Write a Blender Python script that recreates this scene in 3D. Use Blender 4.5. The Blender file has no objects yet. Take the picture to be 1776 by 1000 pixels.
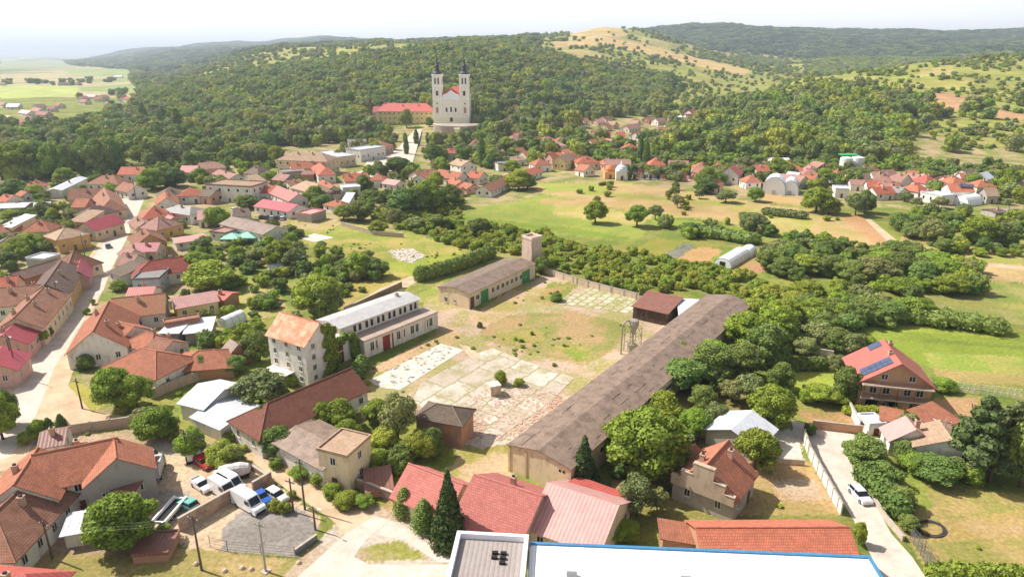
import bpy, math, random
import numpy as np
from mathutils import Vector, Matrix
random.seed(7); RNG = np.random.default_rng(11)
R = math.radians
SC = bpy.context.scene
# ------------------------------------------------------------------ camera, sky, sun, exposure
CAMH = 65.0; PITCH = R(19.013); F = 1184.0
cam = bpy.data.objects.new('camera', bpy.data.cameras.new('camera'))
SC.collection.objects.link(cam); SC.camera = cam
cam.location = (0, 0, CAMH); cam.rotation_euler = (R(90) - PITCH, 0, 0)
cam.data.lens = 24.0; cam.data.sensor_width = 36.0; cam.data.clip_start = 1; cam.data.clip_end = 90000
SUN_EL = R(47); SUN_DIR = Vector((-1, 0.40, 0)).normalized()      # horizontal direction TOWARDS the sun
world = bpy.data.worlds.new('World'); SC.world = world; world.use_nodes = True
nt = world.node_tree; bg = nt.nodes['Background']
sky = nt.nodes.new('ShaderNodeTexSky'); sky.sky_type = 'NISHITA'; sky.sun_disc = False
sky.sun_elevation = SUN_EL; sky.sun_rotation = math.atan2(SUN_DIR.x, SUN_DIR.y)
sky.air_density = 1.0; sky.dust_density = 4.0; sky.ozone_density = 1.0
tc = nt.nodes.new('ShaderNodeTexCoord'); mp = nt.nodes.new('ShaderNodeMapping'); mp.inputs['Scale'].default_value = (1.5, 1.5, 7)
nz = nt.nodes.new('ShaderNodeTexNoise'); nz.inputs['Scale'].default_value = 2.2; nz.inputs['Detail'].default_value = 6
cr = nt.nodes.new('ShaderNodeValToRGB'); cr.color_ramp.elements[0].position = .25; cr.color_ramp.elements[0].color = (.85, .85, .85, 1)
cr.color_ramp.elements[1].position = .62; cr.color_ramp.elements[1].color = (.97, .97, .97, 1)
mx = nt.nodes.new('ShaderNodeMix'); mx.data_type = 'RGBA'; mx.inputs[7].default_value = (14.5, 14.5, 14.6, 1)   # bright thin cloud veil
nt.links.new(tc.outputs['Generated'], mp.inputs[0]); nt.links.new(mp.outputs[0], nz.inputs['Vector'])
nt.links.new(nz.outputs['Fac'], cr.inputs[0])
sxyz = nt.nodes.new('ShaderNodeSeparateXYZ'); nt.links.new(tc.outputs['Generated'], sxyz.inputs[0]); rel = nt.nodes.new('ShaderNodeMapRange')
rel.inputs[1].default_value = .06; rel.inputs[2].default_value = .28; rel.inputs[3].default_value = 1.0; rel.inputs[4].default_value = .13; nt.links.new(sxyz.outputs['Z'], rel.inputs[0])
ml = nt.nodes.new('ShaderNodeMath'); ml.operation = 'MULTIPLY'; nt.links.new(cr.outputs[0], ml.inputs[0]); nt.links.new(rel.outputs[0], ml.inputs[1]); nt.links.new(ml.outputs[0], mx.inputs[0])
nt.links.new(sky.outputs[0], mx.inputs[6]); nt.links.new(mx.outputs[2], bg.inputs[0]); bg.inputs[1].default_value = 0.068
sun = bpy.data.objects.new('sun', bpy.data.lights.new('sun', 'SUN')); SC.collection.objects.link(sun)
sun.data.energy = 5.0; sun.data.angle = R(0.5); sun.data.color = (1, .95, .895)
sd = Vector((SUN_DIR.x * math.cos(SUN_EL), SUN_DIR.y * math.cos(SUN_EL), math.sin(SUN_EL)))
sun.rotation_euler = sd.to_track_quat('Z', 'Y').to_euler(); sun.location = (0, 0, 300)
SC.view_settings.view_transform = 'Standard'; SC.view_settings.look = 'None'
SC.view_settings.exposure = 0.5; SC.view_settings.gamma = 1; SC.view_settings.use_curve_mapping = False
SC.cycles.max_bounces = 5; SC.cycles.diffuse_bounces = 3; SC.cycles.glossy_bounces = 2; SC.cycles.transmission_bounces = 2
SC.cycles.volume_bounces = 0; SC.cycles.transparent_max_bounces = 8; SC.cycles.use_denoising = True

# ------------------------------------------------------------------ view helpers: a pixel of the 1776x1000 photo -> a point of the place
sp, cp = math.sin(PITCH), math.cos(PITCH)
def ray(px, py):
    t = (px - 888) / F; s = (py - 500) / F
    return t, cp - s * sp, -(sp + s * cp)
def G(px, py, z=0.0):
    dx, dy, dz = ray(px, py); k = (z - CAMH) / dz
    return Vector((dx * k, dy * k, z))
def down(row):
    return math.tan(PITCH - math.atan((500 - row) / F))
def proj(x, y, z):
    zz = z - CAMH; dep = y * cp - zz * sp
    up = y * sp + zz * cp
    return 888 + F * x / dep, 500 - F * up / dep, dep
# ------------------------------------------------------------------ terrain
def r_(Y, row): return (Y, CAMH - Y * down(row))
PROF = {
 -500: [(400,0),(12000,0)], 60: [(400,0),(12000,0)], 120: [(700,0),(1300,0),(3500,0),(6000,0),(7000,4),(9000,0)],
 165: [(700,0),(900,0),(1300,0),(1700,0),(3500,0),r_(6000,101),r_(6500,97),(8000,0)],
 215: [(650,0),(900,.5),r_(1200,166),(1700,0),(3000,0),r_(5200,101),r_(6500,86),(8000,60)],
 300: [(600,0),(800,10),(1000,13),r_(1450,137),(2000,8),(2800,8),r_(3800,96),(4500,60),r_(6500,81),(8000,60)],
 380: [(580,0),(750,12),(1000,20),r_(1550,112),(2200,30),r_(3800,91),(4500,80),r_(6500,72),(8000,60)],
 450: [(560,0),(720,11),(1000,28),(1250,45),r_(1650,90),(2200,60),r_(3800,90),(4800,90),r_(6500,70),(8000,80)],
 560: [(560,0),(720,17),(1000,38),(1250,60),r_(1550,85),(1900,70),r_(3000,86),(4500,120),r_(6500,63),(8000,80)],
 650: [(570,0),(640,4),(800,25),(1000,48),(1250,68),r_(1500,83),(1900,84),r_(2800,79),(4500,120),r_(6500,69),(8000,80)],
 760: [(520,0),(590,4),(655,7),(800,34),(1000,58),(1250,74),r_(1600,80),r_(2000,74),(2800,90),(5000,90)],
 880: [(500,0),(600,3),(680,5),(850,30),(1050,54),(1300,75),r_(1600,78),r_(2000,68),(2800,60),(5000,90)],
 960: [(500,0),(650,2),(760,6),(1000,33),(1250,60),(1500,75),r_(1850,71),r_(2150,60),(2800,60),(5000,90)],
 1040: [(500,0),(700,1),(850,8),(1100,30),(1400,56),(1700,90),r_(2200,50),(2800,110),(5000,120)],
 1130: [(500,0),(700,0),(850,3),(1050,15),(1400,45),(1700,75),r_(2200,58),(2800,90),r_(3900,49),(5500,120)],
 1200: [(480,0),(600,1),(780,5),(860,3),(1000,8),(1400,34),(1700,55),r_(2200,80),(2900,80),r_(3900,44),(5500,120)],
 1290: [(460,0),(560,5),(700,14),(820,14),(950,4),(1100,8),(1500,26),r_(1900,112),(2300,25),(3000,100),r_(3900,48),(5500,120)],
 1400: [(450,0),(560,10),(700,19),r_(880,142),(1050,6),(1300,8),(1700,15),r_(2100,112),(2500,20),r_(3000,82),r_(3900,55),(5500,120)],
 1500: [(450,0),(560,11),(700,23),r_(950,129),(1150,18),(1500,10),r_(2300,104),(2700,50),r_(3100,80),r_(3900,60),(5500,120)],
 1600: [(450,0),(540,7),(700,24),(850,36),r_(1000,116),(1250,30),(1700,10),r_(2500,98),r_(3100,76),r_(3900,57),(5500,120)],
 1700: [(450,0),(540,6),(700,23),(850,37),r_(1050,110),(1300,40),(1800,20),r_(2600,92),r_(3900,57),(5500,120)],
 1776: [(450,0),(540,6),(700,22),(850,37),r_(1080,107),(1350,50),(1800,30),r_(2600,88),r_(3900,55),(5500,120)],
 2300: [(450,0),(540,6),(700,22),(850,37),(1080,50),(1350,50),(1800,30),(2600,80),(3900,190),(5500,120)]}
for _p in PROF:
    if _p >= 1200: PROF[_p] = [(a, b * (1.15 if 500 < a < 1150 else 1)) for a, b in PROF[_p]]
UL, UN = (-1.45, 1.45), 580
YL = (math.log(380), math.log(20000)); YN = 420
def _terrain():
    us = np.linspace(UL[0], UL[1], UN); ly = np.linspace(YL[0], YL[1], YN)
    pxs = sorted(PROF); up = np.array([(p - 888) / F / (cp + .3446 * sp) for p in pxs])
    tab = np.stack([np.interp(ly, [math.log(380)] + [math.log(a) for a, b in PROF[p]], [0] + [b for a, b in PROF[p]]) for p in pxs])
    H = np.stack([np.interp(us, up, tab[:, j]) for j in range(YN)], 1)
    def blur(a, n, ax):
        k = np.hanning(n + 2)[1:-1]; k /= k.sum()
        a = np.pad(a, [(n // 2, n // 2) if i == ax else (0, 0) for i in (0, 1)], 'edge')
        return np.apply_along_axis(lambda v: np.convolve(v, k, 'valid'), ax, a)
    H = blur(blur(H, 9, 0), 5, 1)
    # spurs and gullies
    U, L = np.meshgrid(us, ly, indexing='ij'); Y = np.exp(L); X = U * Y
    n = sum(np.sin(X / a + np.sin(Y / b) * 1.3 + c) * np.sin(Y / (a * .8) + np.cos(X / b) + c * 2) * w for a, b, c, w in
            ((55, 90, .3, .5), (120, 150, 1.1, 1.), (31, 47, 2.1, .25), (260, 300, .7, 1.2)))
    H = H + n * np.clip((H - 3) / 60, 0, 1) * np.clip(Y / 1200, .4, 2.0) * 4.2
    return H
TH = _terrain()
def hgt(X, Y):
    X = np.asarray(X, float); Y = np.asarray(Y, float)
    Yc = np.maximum(Y, 381); u = X / np.maximum(Y, 60)
    a = np.clip((u - UL[0]) / (UL[1] - UL[0]) * (UN - 1), 0, UN - 1.001); b = np.clip((np.log(Yc) - YL[0]) / (YL[1] - YL[0]) * (YN - 1), 0, YN - 1.001)
    i = a.astype(int); j = b.astype(int); fa = a - i; fb = b - j
    h = TH[i, j] * (1 - fa) * (1 - fb) + TH[i + 1, j] * fa * (1 - fb) + TH[i, j + 1] * (1 - fa) * fb + TH[i + 1, j + 1] * fa * fb
    return np.where(Y < 430, 0, h * np.clip((Y - 430) / 60, 0, 1))
def GT(px, py):
    dx, dy, dz = ray(px, py)
    flat = CAMH / -dz if dz < -1e-4 else 30000
    if flat * dy < 430: return G(px, py)
    k = np.geomspace(380, min(max(flat, 400), 30000) * 1.0, 500); z = CAMH + dz * k
    h = hgt(dx * k, dy * k); w = np.nonzero(z <= h + .02)[0]
    m = k[w[0]] if len(w) else k[-1]
    return Vector((dx * m, dy * m, float(hgt(dx * m, dy * m))))
def inpoly(x, y, poly):
    x = np.asarray(x); c = np.zeros(x.shape, bool); n = len(poly)
    for i in range(n):
        x1, y1 = poly[i][0], poly[i][1]; x2, y2 = poly[i - 1][0], poly[i - 1][1]
        if y1 == y2: continue
        c ^= ((y1 > y) != (y2 > y)) & (x < (x2 - x1) * (y - y1) / (y2 - y1) + x1)
    return c
def WP(poly): return [tuple(GT(*p)) for p in poly]
# ------------------------------------------------------------------ materials
def lin(h):
    h = h.lstrip('#'); v = [int(h[i:i + 2], 16) / 255 for i in (0, 2, 4)]
    return tuple((c / 12.92 if c <= .04045 else ((c + .055) / 1.055) ** 2.4) for c in v)
def newmat(name):
    m = bpy.data.materials.new(name); m.use_nodes = True
    return m, m.node_tree, m.node_tree.nodes, m.node_tree.links, m.node_tree.nodes['Principled BSDF']
def N(nodes, typ, **kw):
    n = nodes.new(typ)
    for k, v in kw.items():
        if k in n.inputs: n.inputs[k].default_value = v
        else: setattr(n, k, v)
    return n
def mixc(nodes, links, a, b, f, blend='MIX'):
    n = nodes.new('ShaderNodeMix'); n.data_type = 'RGBA'; n.blend_type = blend
    for i, v in ((6, a), (7, b), (0, f)):
        if hasattr(v, 'links') or hasattr(v, 'is_linked'): links.new(v, n.inputs[i])
        else: n.inputs[i].default_value = v if i == 0 else (*v[:3], 1)
    return n.outputs[2]
def scol(c, k): return tuple(min(1, v * k) for v in c[:3])
_M = {}
def plain(col, rough=.7, metal=0, var=.25, scale=1.3, name='plain', spec=.3):
    key = (col, rough, metal, var, scale)
    if key in _M: return _M[key]
    m, t, n, l, b = newmat(name); c = lin(col) if isinstance(col, str) else col
    co = N(n, 'ShaderNodeTexCoord')
    a = N(n, 'ShaderNodeTexNoise', Scale=scale, Detail=6.0, Roughness=.65); l.new(co.outputs['Object'], a.inputs['Vector'])
    r = N(n, 'ShaderNodeMapRange'); r.inputs[1].default_value = .3; r.inputs[2].default_value = .72; l.new(a.outputs['Fac'], r.inputs[0])
    out = mixc(n, l, scol(c, 1 - var), scol(c, 1 + var * .4), r.outputs[0])
    l.new(out, b.inputs['Base Color']); b.inputs['Roughness'].default_value = rough; b.inputs['Metallic'].default_value = metal
    b.inputs['Specular IOR Level'].default_value = spec
    _M[key] = m; return m
def roofmat(col, kind='tile', col2=None, amt=.45, name='roof'):
    """rows follow the slope through the UV (metres)."""
    key = ('roof', col, kind, col2, amt)
    if key in _M: return _M[key]
    m, t, n, l, b = newmat(name); c = lin(col); c2 = lin(col2) if col2 else scol(c, .62)
    uv = N(n, 'ShaderNodeUVMap'); co = N(n, 'ShaderNodeTexCoord'); oi = N(n, 'ShaderNodeObjectInfo')
    a = N(n, 'ShaderNodeTexNoise', Scale=.55, Detail=7.0, Roughness=.72); l.new(co.outputs['Object'], a.inputs['Vector'])
    r = N(n, 'ShaderNodeMapRange'); r.inputs[1].default_value = .42; r.inputs[2].default_value = .68; r.inputs[4].default_value = amt * 1.6; l.new(a.outputs['Fac'], r.inputs[0])
    base = mixc(n, l, c, c2, r.outputs[0])
    if kind == 'tile':
        br = N(n, 'ShaderNodeTexBrick'); br.inputs['Scale'].default_value = 1; br.inputs['Brick Width'].default_value = .32; br.inputs['Row Height'].default_value = .38
        br.inputs['Mortar Size'].default_value = .035; br.inputs['Color1'].default_value = (1.12, 1.1, 1.08, 1); br.inputs['Color2'].default_value = (.8, .79, .78, 1); br.inputs['Mortar'].default_value = (.45, .43, .42, 1)
        l.new(uv.outputs[0], br.inputs['Vector']); pat = br.outputs['Color']
        base = mixc(n, l, base, pat, .75, 'MULTIPLY')
    else:
        w = N(n, 'ShaderNodeTexWave'); w.inputs['Scale'].default_value = {'metal': .55, 'panel': .8}.get(kind, .5); w.inputs['Distortion'].default_value = 0
        w.bands_direction = 'X'; l.new(uv.outputs[0], w.inputs['Vector'])
        rr = N(n, 'ShaderNodeMapRange'); rr.inputs[3].default_value = .78; rr.inputs[4].default_value = 1.06; rr.inputs[1].default_value = 0; rr.inputs[2].default_value = .35; l.new(w.outputs['Fac'], rr.inputs[0])
        base = mixc(n, l, base, rr.outputs[0], .9, 'MULTIPLY')
        bp = N(n, 'ShaderNodeBump'); bp.inputs['Strength'].default_value = .4; bp.inputs['Distance'].default_value = .04; l.new(w.outputs['Fac'], bp.inputs['Height']); l.new(bp.outputs[0], b.inputs['Normal'])
    a2 = N(n, 'ShaderNodeTexNoise', Scale=6.0, Detail=3.0); l.new(co.outputs['Object'], a2.inputs['Vector'])
    r2 = N(n, 'ShaderNodeMapRange'); r2.inputs[3].default_value = .72; r2.inputs[4].default_value = 1.25; l.new(a2.outputs['Fac'], r2.inputs[0])
    base = mixc(n, l, base, r2.outputs[0], 1.0, 'MULTIPLY')
    hs = N(n, 'ShaderNodeHueSaturation'); l.new(base, hs.inputs['Color'])
    rv = N(n, 'ShaderNodeMapRange'); rv.inputs[3].default_value = .85; rv.inputs[4].default_value = 1.12; l.new(oi.outputs['Random'], rv.inputs[0]); l.new(rv.outputs[0], hs.inputs['Value'])
    l.new(hs.outputs[0], b.inputs['Base Color']); b.inputs['Roughness'].default_value = .5 if kind != 'tile' else .85
    b.inputs['Specular IOR Level'].default_value = .35 if kind != 'tile' else .15
    _M[key] = m; return m
def wallmat(col, dirt='#8a7a68', amt=.35, brick=None):
    key = ('wall', col, dirt, amt, brick)
    if key in _M: return _M[key]
    m, t, n, l, b = newmat('plaster'); c = lin(col); co = N(n, 'ShaderNodeTexCoord')
    mp_ = N(n, 'ShaderNodeMapping'); mp_.inputs['Scale'].default_value = (1, 1, .45); l.new(co.outputs['Object'], mp_.inputs[0])
    a = N(n, 'ShaderNodeTexNoise', Scale=.9, Detail=8.0, Roughness=.7); l.new(mp_.outputs[0], a.inputs['Vector'])
    r = N(n, 'ShaderNodeMapRange'); r.inputs[1].default_value = .5; r.inputs[2].default_value = .75; r.inputs[4].default_value = amt * 2; l.new(a.outputs['Fac'], r.inputs[0])
    base = mixc(n, l, c, lin(dirt), r.outputs[0])
    if brick:
        uv = N(n, 'ShaderNodeUVMap'); br = N(n, 'ShaderNodeTexBrick'); br.inputs['Scale'].default_value = 1; br.inputs['Brick Width'].default_value = .3; br.inputs['Row Height'].default_value = .12
        br.inputs['Mortar Size'].default_value = .02; br.inputs['Color1'].default_value = (*lin(brick), 1); br.inputs['Color2'].default_value = (*scol(lin(brick), .65), 1); br.inputs['Mortar'].default_value = (.4, .37, .33, 1)
        l.new(uv.outputs[0], br.inputs['Vector']); r3 = N(n, 'ShaderNodeMapRange'); r3.inputs[1].default_value = .5; r3.inputs[2].default_value = .56
        a3 = N(n, 'ShaderNodeTexNoise', Scale=.5, Detail=5.0); l.new(co.outputs['Object'], a3.inputs['Vector']); l.new(a3.outputs['Fac'], r3.inputs[0])
        base = mixc(n, l, base, br.outputs['Color'], r3.outputs[0])
    l.new(base, b.inputs['Base Color']); b.inputs['Roughness'].default_value = .9; b.inputs['Specular IOR Level'].default_value = .15
    _M[key] = m; return m
def leafmat(name, dark, light, trans=.25):
    m, t, n, l, b = newmat(name); co = N(n, 'ShaderNodeTexCoord'); oi = N(n, 'ShaderNodeObjectInfo')
    geo = N(n, 'ShaderNodeNewGeometry')
    r = N(n, 'ShaderNodeMapRange'); l.new(geo.outputs['Random Per Island'], r.inputs[0]); r.inputs[3].default_value = .05; r.inputs[4].default_value = .5
    ns = N(n, 'ShaderNodeTexNoise', Scale=3.5, Detail=3.0); l.new(co.outputs['Object'], ns.inputs['Vector'])
    ad = N(n, 'ShaderNodeMath', operation='MULTIPLY_ADD'); l.new(ns.outputs['Fac'], ad.inputs[0]); ad.inputs[1].default_value = .9; ad.use_clamp = True
    l.new(r.outputs[0], ad.inputs[2])
    sb = N(n, 'ShaderNodeMath', operation='SUBTRACT'); sb.use_clamp = True; l.new(ad.outputs[0], sb.inputs[0]); sb.inputs[1].default_value = .15
    base = mixc(n, l, lin(dark), lin(light), sb.outputs[0])
    hs = N(n, 'ShaderNodeHueSaturation'); l.new(base, hs.inputs['Color'])
    rh = N(n, 'ShaderNodeMapRange'); rh.inputs[3].default_value = .475; rh.inputs[4].default_value = .52; l.new(oi.outputs['Random'], rh.inputs[0]); l.new(rh.outputs[0], hs.inputs['Hue'])
    wn = N(n, 'ShaderNodeTexWhiteNoise'); wn.noise_dimensions = '1D'; l.new(oi.outputs['Random'], wn.inputs['W'])
    rv = N(n, 'ShaderNodeMapRange'); rv.inputs[3].default_value = .82; rv.inputs[4].default_value = 1.22; l.new(wn.outputs['Value'], rv.inputs[0]); l.new(rv.outputs[0], hs.inputs['Value'])
    l.new(hs.outputs[0], b.inputs['Base Color']); b.inputs['Roughness'].default_value = .75; b.inputs['Specular IOR Level'].default_value = .2
    tr = N(n, 'ShaderNodeBsdfTranslucent'); l.new(hs.outputs[0], tr.inputs['Color']); ms = N(n, 'ShaderNodeMixShader'); ms.inputs[0].default_value = trans
    l.new(b.outputs[0], ms.inputs[1]); l.new(tr.outputs[0], ms.inputs[2]); l.new(ms.outputs[0], n['Material Output'].inputs['Surface'])
    return m
LEAF = {'r': leafmat('leaf_bright', '#5f7629', '#a3b444', .24), 'd': leafmat('leaf_dark', '#506630', '#889a4c', .2),
        'o': leafmat('leaf_olive', '#66743f', '#999e62', .2), 'c': leafmat('needles', '#2c3f22', '#5a763c', .05),
        'k': leafmat('leaf_far_oak', '#33462a', '#556b38', .05), 's': leafmat('pine_needles', '#4d5a2f', '#7c8850', .1), 'y': leafmat('leaf_yellow_green', '#7d8a30', '#adb34a', .22), 'm': leafmat('leaf_rust', '#5a4a38', '#8a7258', .1)}
BARK = plain('#5a4a3c', .9, name='bark')
def groundmat():
    m, t, n, l, b = newmat('ground_cover'); co = N(n, 'ShaderNodeTexCoord')
    A = N(n, 'ShaderNodeAttribute', attribute_name='ColA'); B = N(n, 'ShaderNodeAttribute', attribute_name='ColB')
    n1 = N(n, 'ShaderNodeTexNoise', Scale=.09, Detail=12.0, Roughness=.68); l.new(co.outputs['Object'], n1.inputs['Vector'])
    r1 = N(n, 'ShaderNodeMapRange'); r1.inputs[1].default_value = .44; r1.inputs[2].default_value = .56; l.new(n1.outputs['Fac'], r1.inputs[0])
    base = mixc(n, l, A.outputs['Color'], B.outputs['Color'], r1.outputs[0])
    n2 = N(n, 'ShaderNodeTexNoise', Scale=1.4, Detail=10.0, Roughness=.75); l.new(co.outputs['Object'], n2.inputs['Vector'])
    r2 = N(n, 'ShaderNodeMapRange'); r2.inputs[1].default_value = .3; r2.inputs[2].default_value = .7; r2.inputs[3].default_value = .55; r2.inputs[4].default_value = 1.34; l.new(n2.outputs['Fac'], r2.inputs[0])
    base = mixc(n, l, base, r2.outputs[0], 1.0, 'MULTIPLY')
    n3 = N(n, 'ShaderNodeTexNoise', Scale=.02, Detail=5.0); l.new(co.outputs['Object'], n3.inputs['Vector'])
    r3 = N(n, 'ShaderNodeMapRange'); r3.inputs[1].default_value = .3; r3.inputs[2].default_value = .7; r3.inputs[3].default_value = .7; r3.inputs[4].default_value = 1.05; l.new(n3.outputs['Fac'], r3.inputs[0])
    base = mixc(n, l, base, r3.outputs[0], 1.0, 'MULTIPLY')
    l.new(base, b.inputs['Base Color']); b.inputs['Roughness'].default_value = .95; b.inputs['Specular IOR Level'].default_value = .1
    bp = N(n, 'ShaderNodeBump'); bp.inputs['Strength'].default_value = .5; bp.inputs['Distance'].default_value = .35; l.new(n2.outputs['Fac'], bp.inputs['Height']); l.new(bp.outputs[0], b.inputs['Normal'])
    return m
def pavemat(name, c1, c2, scale=.35, cracks=0.0, c3=None):
    m, t, n, l, b = newmat(name); co = N(n, 'ShaderNodeTexCoord')
    n1 = N(n, 'ShaderNodeTexNoise', Scale=scale, Detail=10.0, Roughness=.7); l.new(co.outputs['Object'], n1.inputs['Vector'])
    r1 = N(n, 'ShaderNodeMapRange'); r1.inputs[1].default_value = .4; r1.inputs[2].default_value = .62; l.new(n1.outputs['Fac'], r1.inputs[0])
    base = mixc(n, l, lin(c1), lin(c2), r1.outputs[0])
    if cracks:
        v = N(n, 'ShaderNodeTexVoronoi', feature='DISTANCE_TO_EDGE', Scale=.22); wv = N(n, 'ShaderNodeVectorMath', operation='ADD')
        nn = N(n, 'ShaderNodeTexNoise', Scale=.8, Detail=4.0); l.new(co.outputs['Object'], nn.inputs['Vector']); l.new(co.outputs['Object'], wv.inputs[0]); l.new(nn.outputs['Color'], wv.inputs[1]); l.new(wv.outputs[0], v.inputs['Vector'])
        rr = N(n, 'ShaderNodeMapRange'); rr.inputs[1].default_value = 0; rr.inputs[2].default_value = .05; rr.inputs[3].default_value = cracks; rr.inputs[4].default_value = 0; l.new(v.outputs['Distance'], rr.inputs[0])
        base = mixc(n, l, base, lin(c3 or '#6f7040'), rr.outputs[0])
    n2 = N(n, 'ShaderNodeTexNoise', Scale=3.0, Detail=6.0); l.new(co.outputs['Object'], n2.inputs['Vector'])
    r2 = N(n, 'ShaderNodeMapRange'); r2.inputs[3].default_value = .8; r2.inputs[4].default_value = 1.15; l.new(n2.outputs['Fac'], r2.inputs[0])
    base = mixc(n, l, base, r2.outputs[0], 1.0, 'MULTIPLY')
    l.new(base, b.inputs['Base Color']); b.inputs['Roughness'].default_value = .9; b.inputs['Specular IOR Level'].default_value = .15
    return m
GLASS = plain('#1d252c', .12, name='window_glass', var=.3, spec=.6); FRAMEW = plain('#d9d6ce', .6, name='window_frame', var=.1)
DARK = plain('#2a2624', .8, name='dark'); WHITE = plain('#e6e4e0', .6, var=.1, name='white_paint'); RUBBER = plain('#1c1c1d', .8, name='rubber')
WOOD = plain('#7a5238', .8, name='wood'); CONC = plain('#b5aa9b', .9, name='concrete'); STEEL = plain('#9c9d9e', .45, .6, name='steel')
# ------------------------------------------------------------------ objects
COL = SC.collection
THINGS = []     # (object, base description, px, py)
def obj(name, mesh, parent=None, loc=(0, 0, 0), rz=0.0):
    o = bpy.data.objects.new(name, mesh); COL.objects.link(o); o.location = loc
    if rz: o.rotation_euler = (0, 0, rz)
    if parent is not None: o.parent = parent
    return o
def thing(name, loc, rz=0.0): return obj(name, None, None, loc, rz)
def tag(o, desc, cat, group=None, fixed=False, at=None):
    o['category'] = cat
    if group: o['group'] = group
    if fixed: o['label'] = desc
    x, y, _ = proj(*o.location) if at is None else (*at, 0)
    THINGS.append([o, desc, x, y, fixed]); return o
class MB:
    def __init__(s): s.v = []; s.f = []; s.m = []
    def poly(s, pts, m=0):
        i = len(s.v); s.v += [tuple(p) for p in pts]; s.f.append(tuple(range(i, i + len(pts)))); s.m.append(m); return s
    def box(s, x0, y0, z0, x1, y1, z1, m=0, top=None):
        p = [(x0, y0, z0), (x1, y0, z0), (x1, y1, z0), (x0, y1, z0), (x0, y0, z1), (x1, y0, z1), (x1, y1, z1), (x0, y1, z1)]
        for q in ((3, 2, 1, 0), (0, 1, 5, 4), (1, 2, 6, 5), (2, 3, 7, 6), (3, 0, 4, 7)): s.poly([p[k] for k in q], m)
        s.poly([p[k] for k in (4, 5, 6, 7)], m if top is None else top); return s
    def tube(s, a, b, r0, r1=None, n=8, m=0, caps=True):
        a = Vector(a); b = Vector(b); r1 = r0 if r1 is None else r1; d = (b - a).normalized()
        u = d.orthogonal().normalized(); w = d.cross(u)
        A = [a + (u * math.cos(2 * math.pi * k / n) + w * math.sin(2 * math.pi * k / n)) * r0 for k in range(n)]
        B = [b + (u * math.cos(2 * math.pi * k / n) + w * math.sin(2 * math.pi * k / n)) * r1 for k in range(n)]
        for k in range(n): s.poly([A[k], A[(k + 1) % n], B[(k + 1) % n], B[k]], m)
        if caps: s.poly(B, m); s.poly(A[::-1], m)
        return s
    def lathe(s, prof, n=12, m=0, c=(0, 0)):
        for (ra, za), (rb, zb) in zip(prof, prof[1:]):
            for k in range(n):
                t0, t1 = 2 * math.pi * k / n, 2 * math.pi * (k + 1) / n
                P = lambda r, t, z: (c[0] + r * math.cos(t), c[1] + r * math.sin(t), z)
                q = [P(ra, t0, za), P(ra, t1, za)] + ([P(rb, t1, zb), P(rb, t0, zb)] if rb > 1e-4 else [P(0, 0, zb)])
                if ra <= 1e-4: q = [P(0, 0, za), P(rb, t1, zb), P(rb, t0, zb)]
                s.poly(q, m)
        return s
    def extrude(s, pts, y0, y1, m=0):       # outline in the XZ plane pushed along Y
        s.poly([(x, y0, z) for x, z in pts], m); s.poly([(x, y1, z) for x, z in pts][::-1], m)
        n = len(pts)
        for k in range(n):
            a, b = pts[k], pts[(k + 1) % n]; s.poly([(a[0], y1, a[1]), (b[0], y1, b[1]), (b[0], y0, b[1]), (a[0], y0, a[1])], m)
        return s
    def mesh(s, name, mats):
        me = bpy.data.meshes.new(name); me.from_pydata(s.v, [], s.f)
        for mt in (mats if isinstance(mats, (list, tuple)) else [mats]): me.materials.append(mt)
        me.polygons.foreach_set('material_index', s.m)
        uvl = me.uv_layers.new(name='UVMap'); V = s.v
        for p in me.polygons:
            nn = p.normal; u = Vector((-nn.y, nn.x, 0)) if abs(nn.z) < .999 else Vector((1, 0, 0)); u.normalize(); w = nn.cross(u)
            for li in p.loop_indices:
                q = Vector(V[me.loops[li].vertex_index]); uvl.data[li].uv = (q.dot(u), q.dot(w))
        me.update(); return me
    def build(s, name, mats, parent=None, loc=(0, 0, 0), rz=0.0): return obj(name, s.mesh(name, mats), parent, loc, rz)
def part(o, nm):
    return [c for c in o.children if c.name.split('.')[0] == nm][0]
def struct(o): o['kind'] = 'structure'; return o
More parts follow.
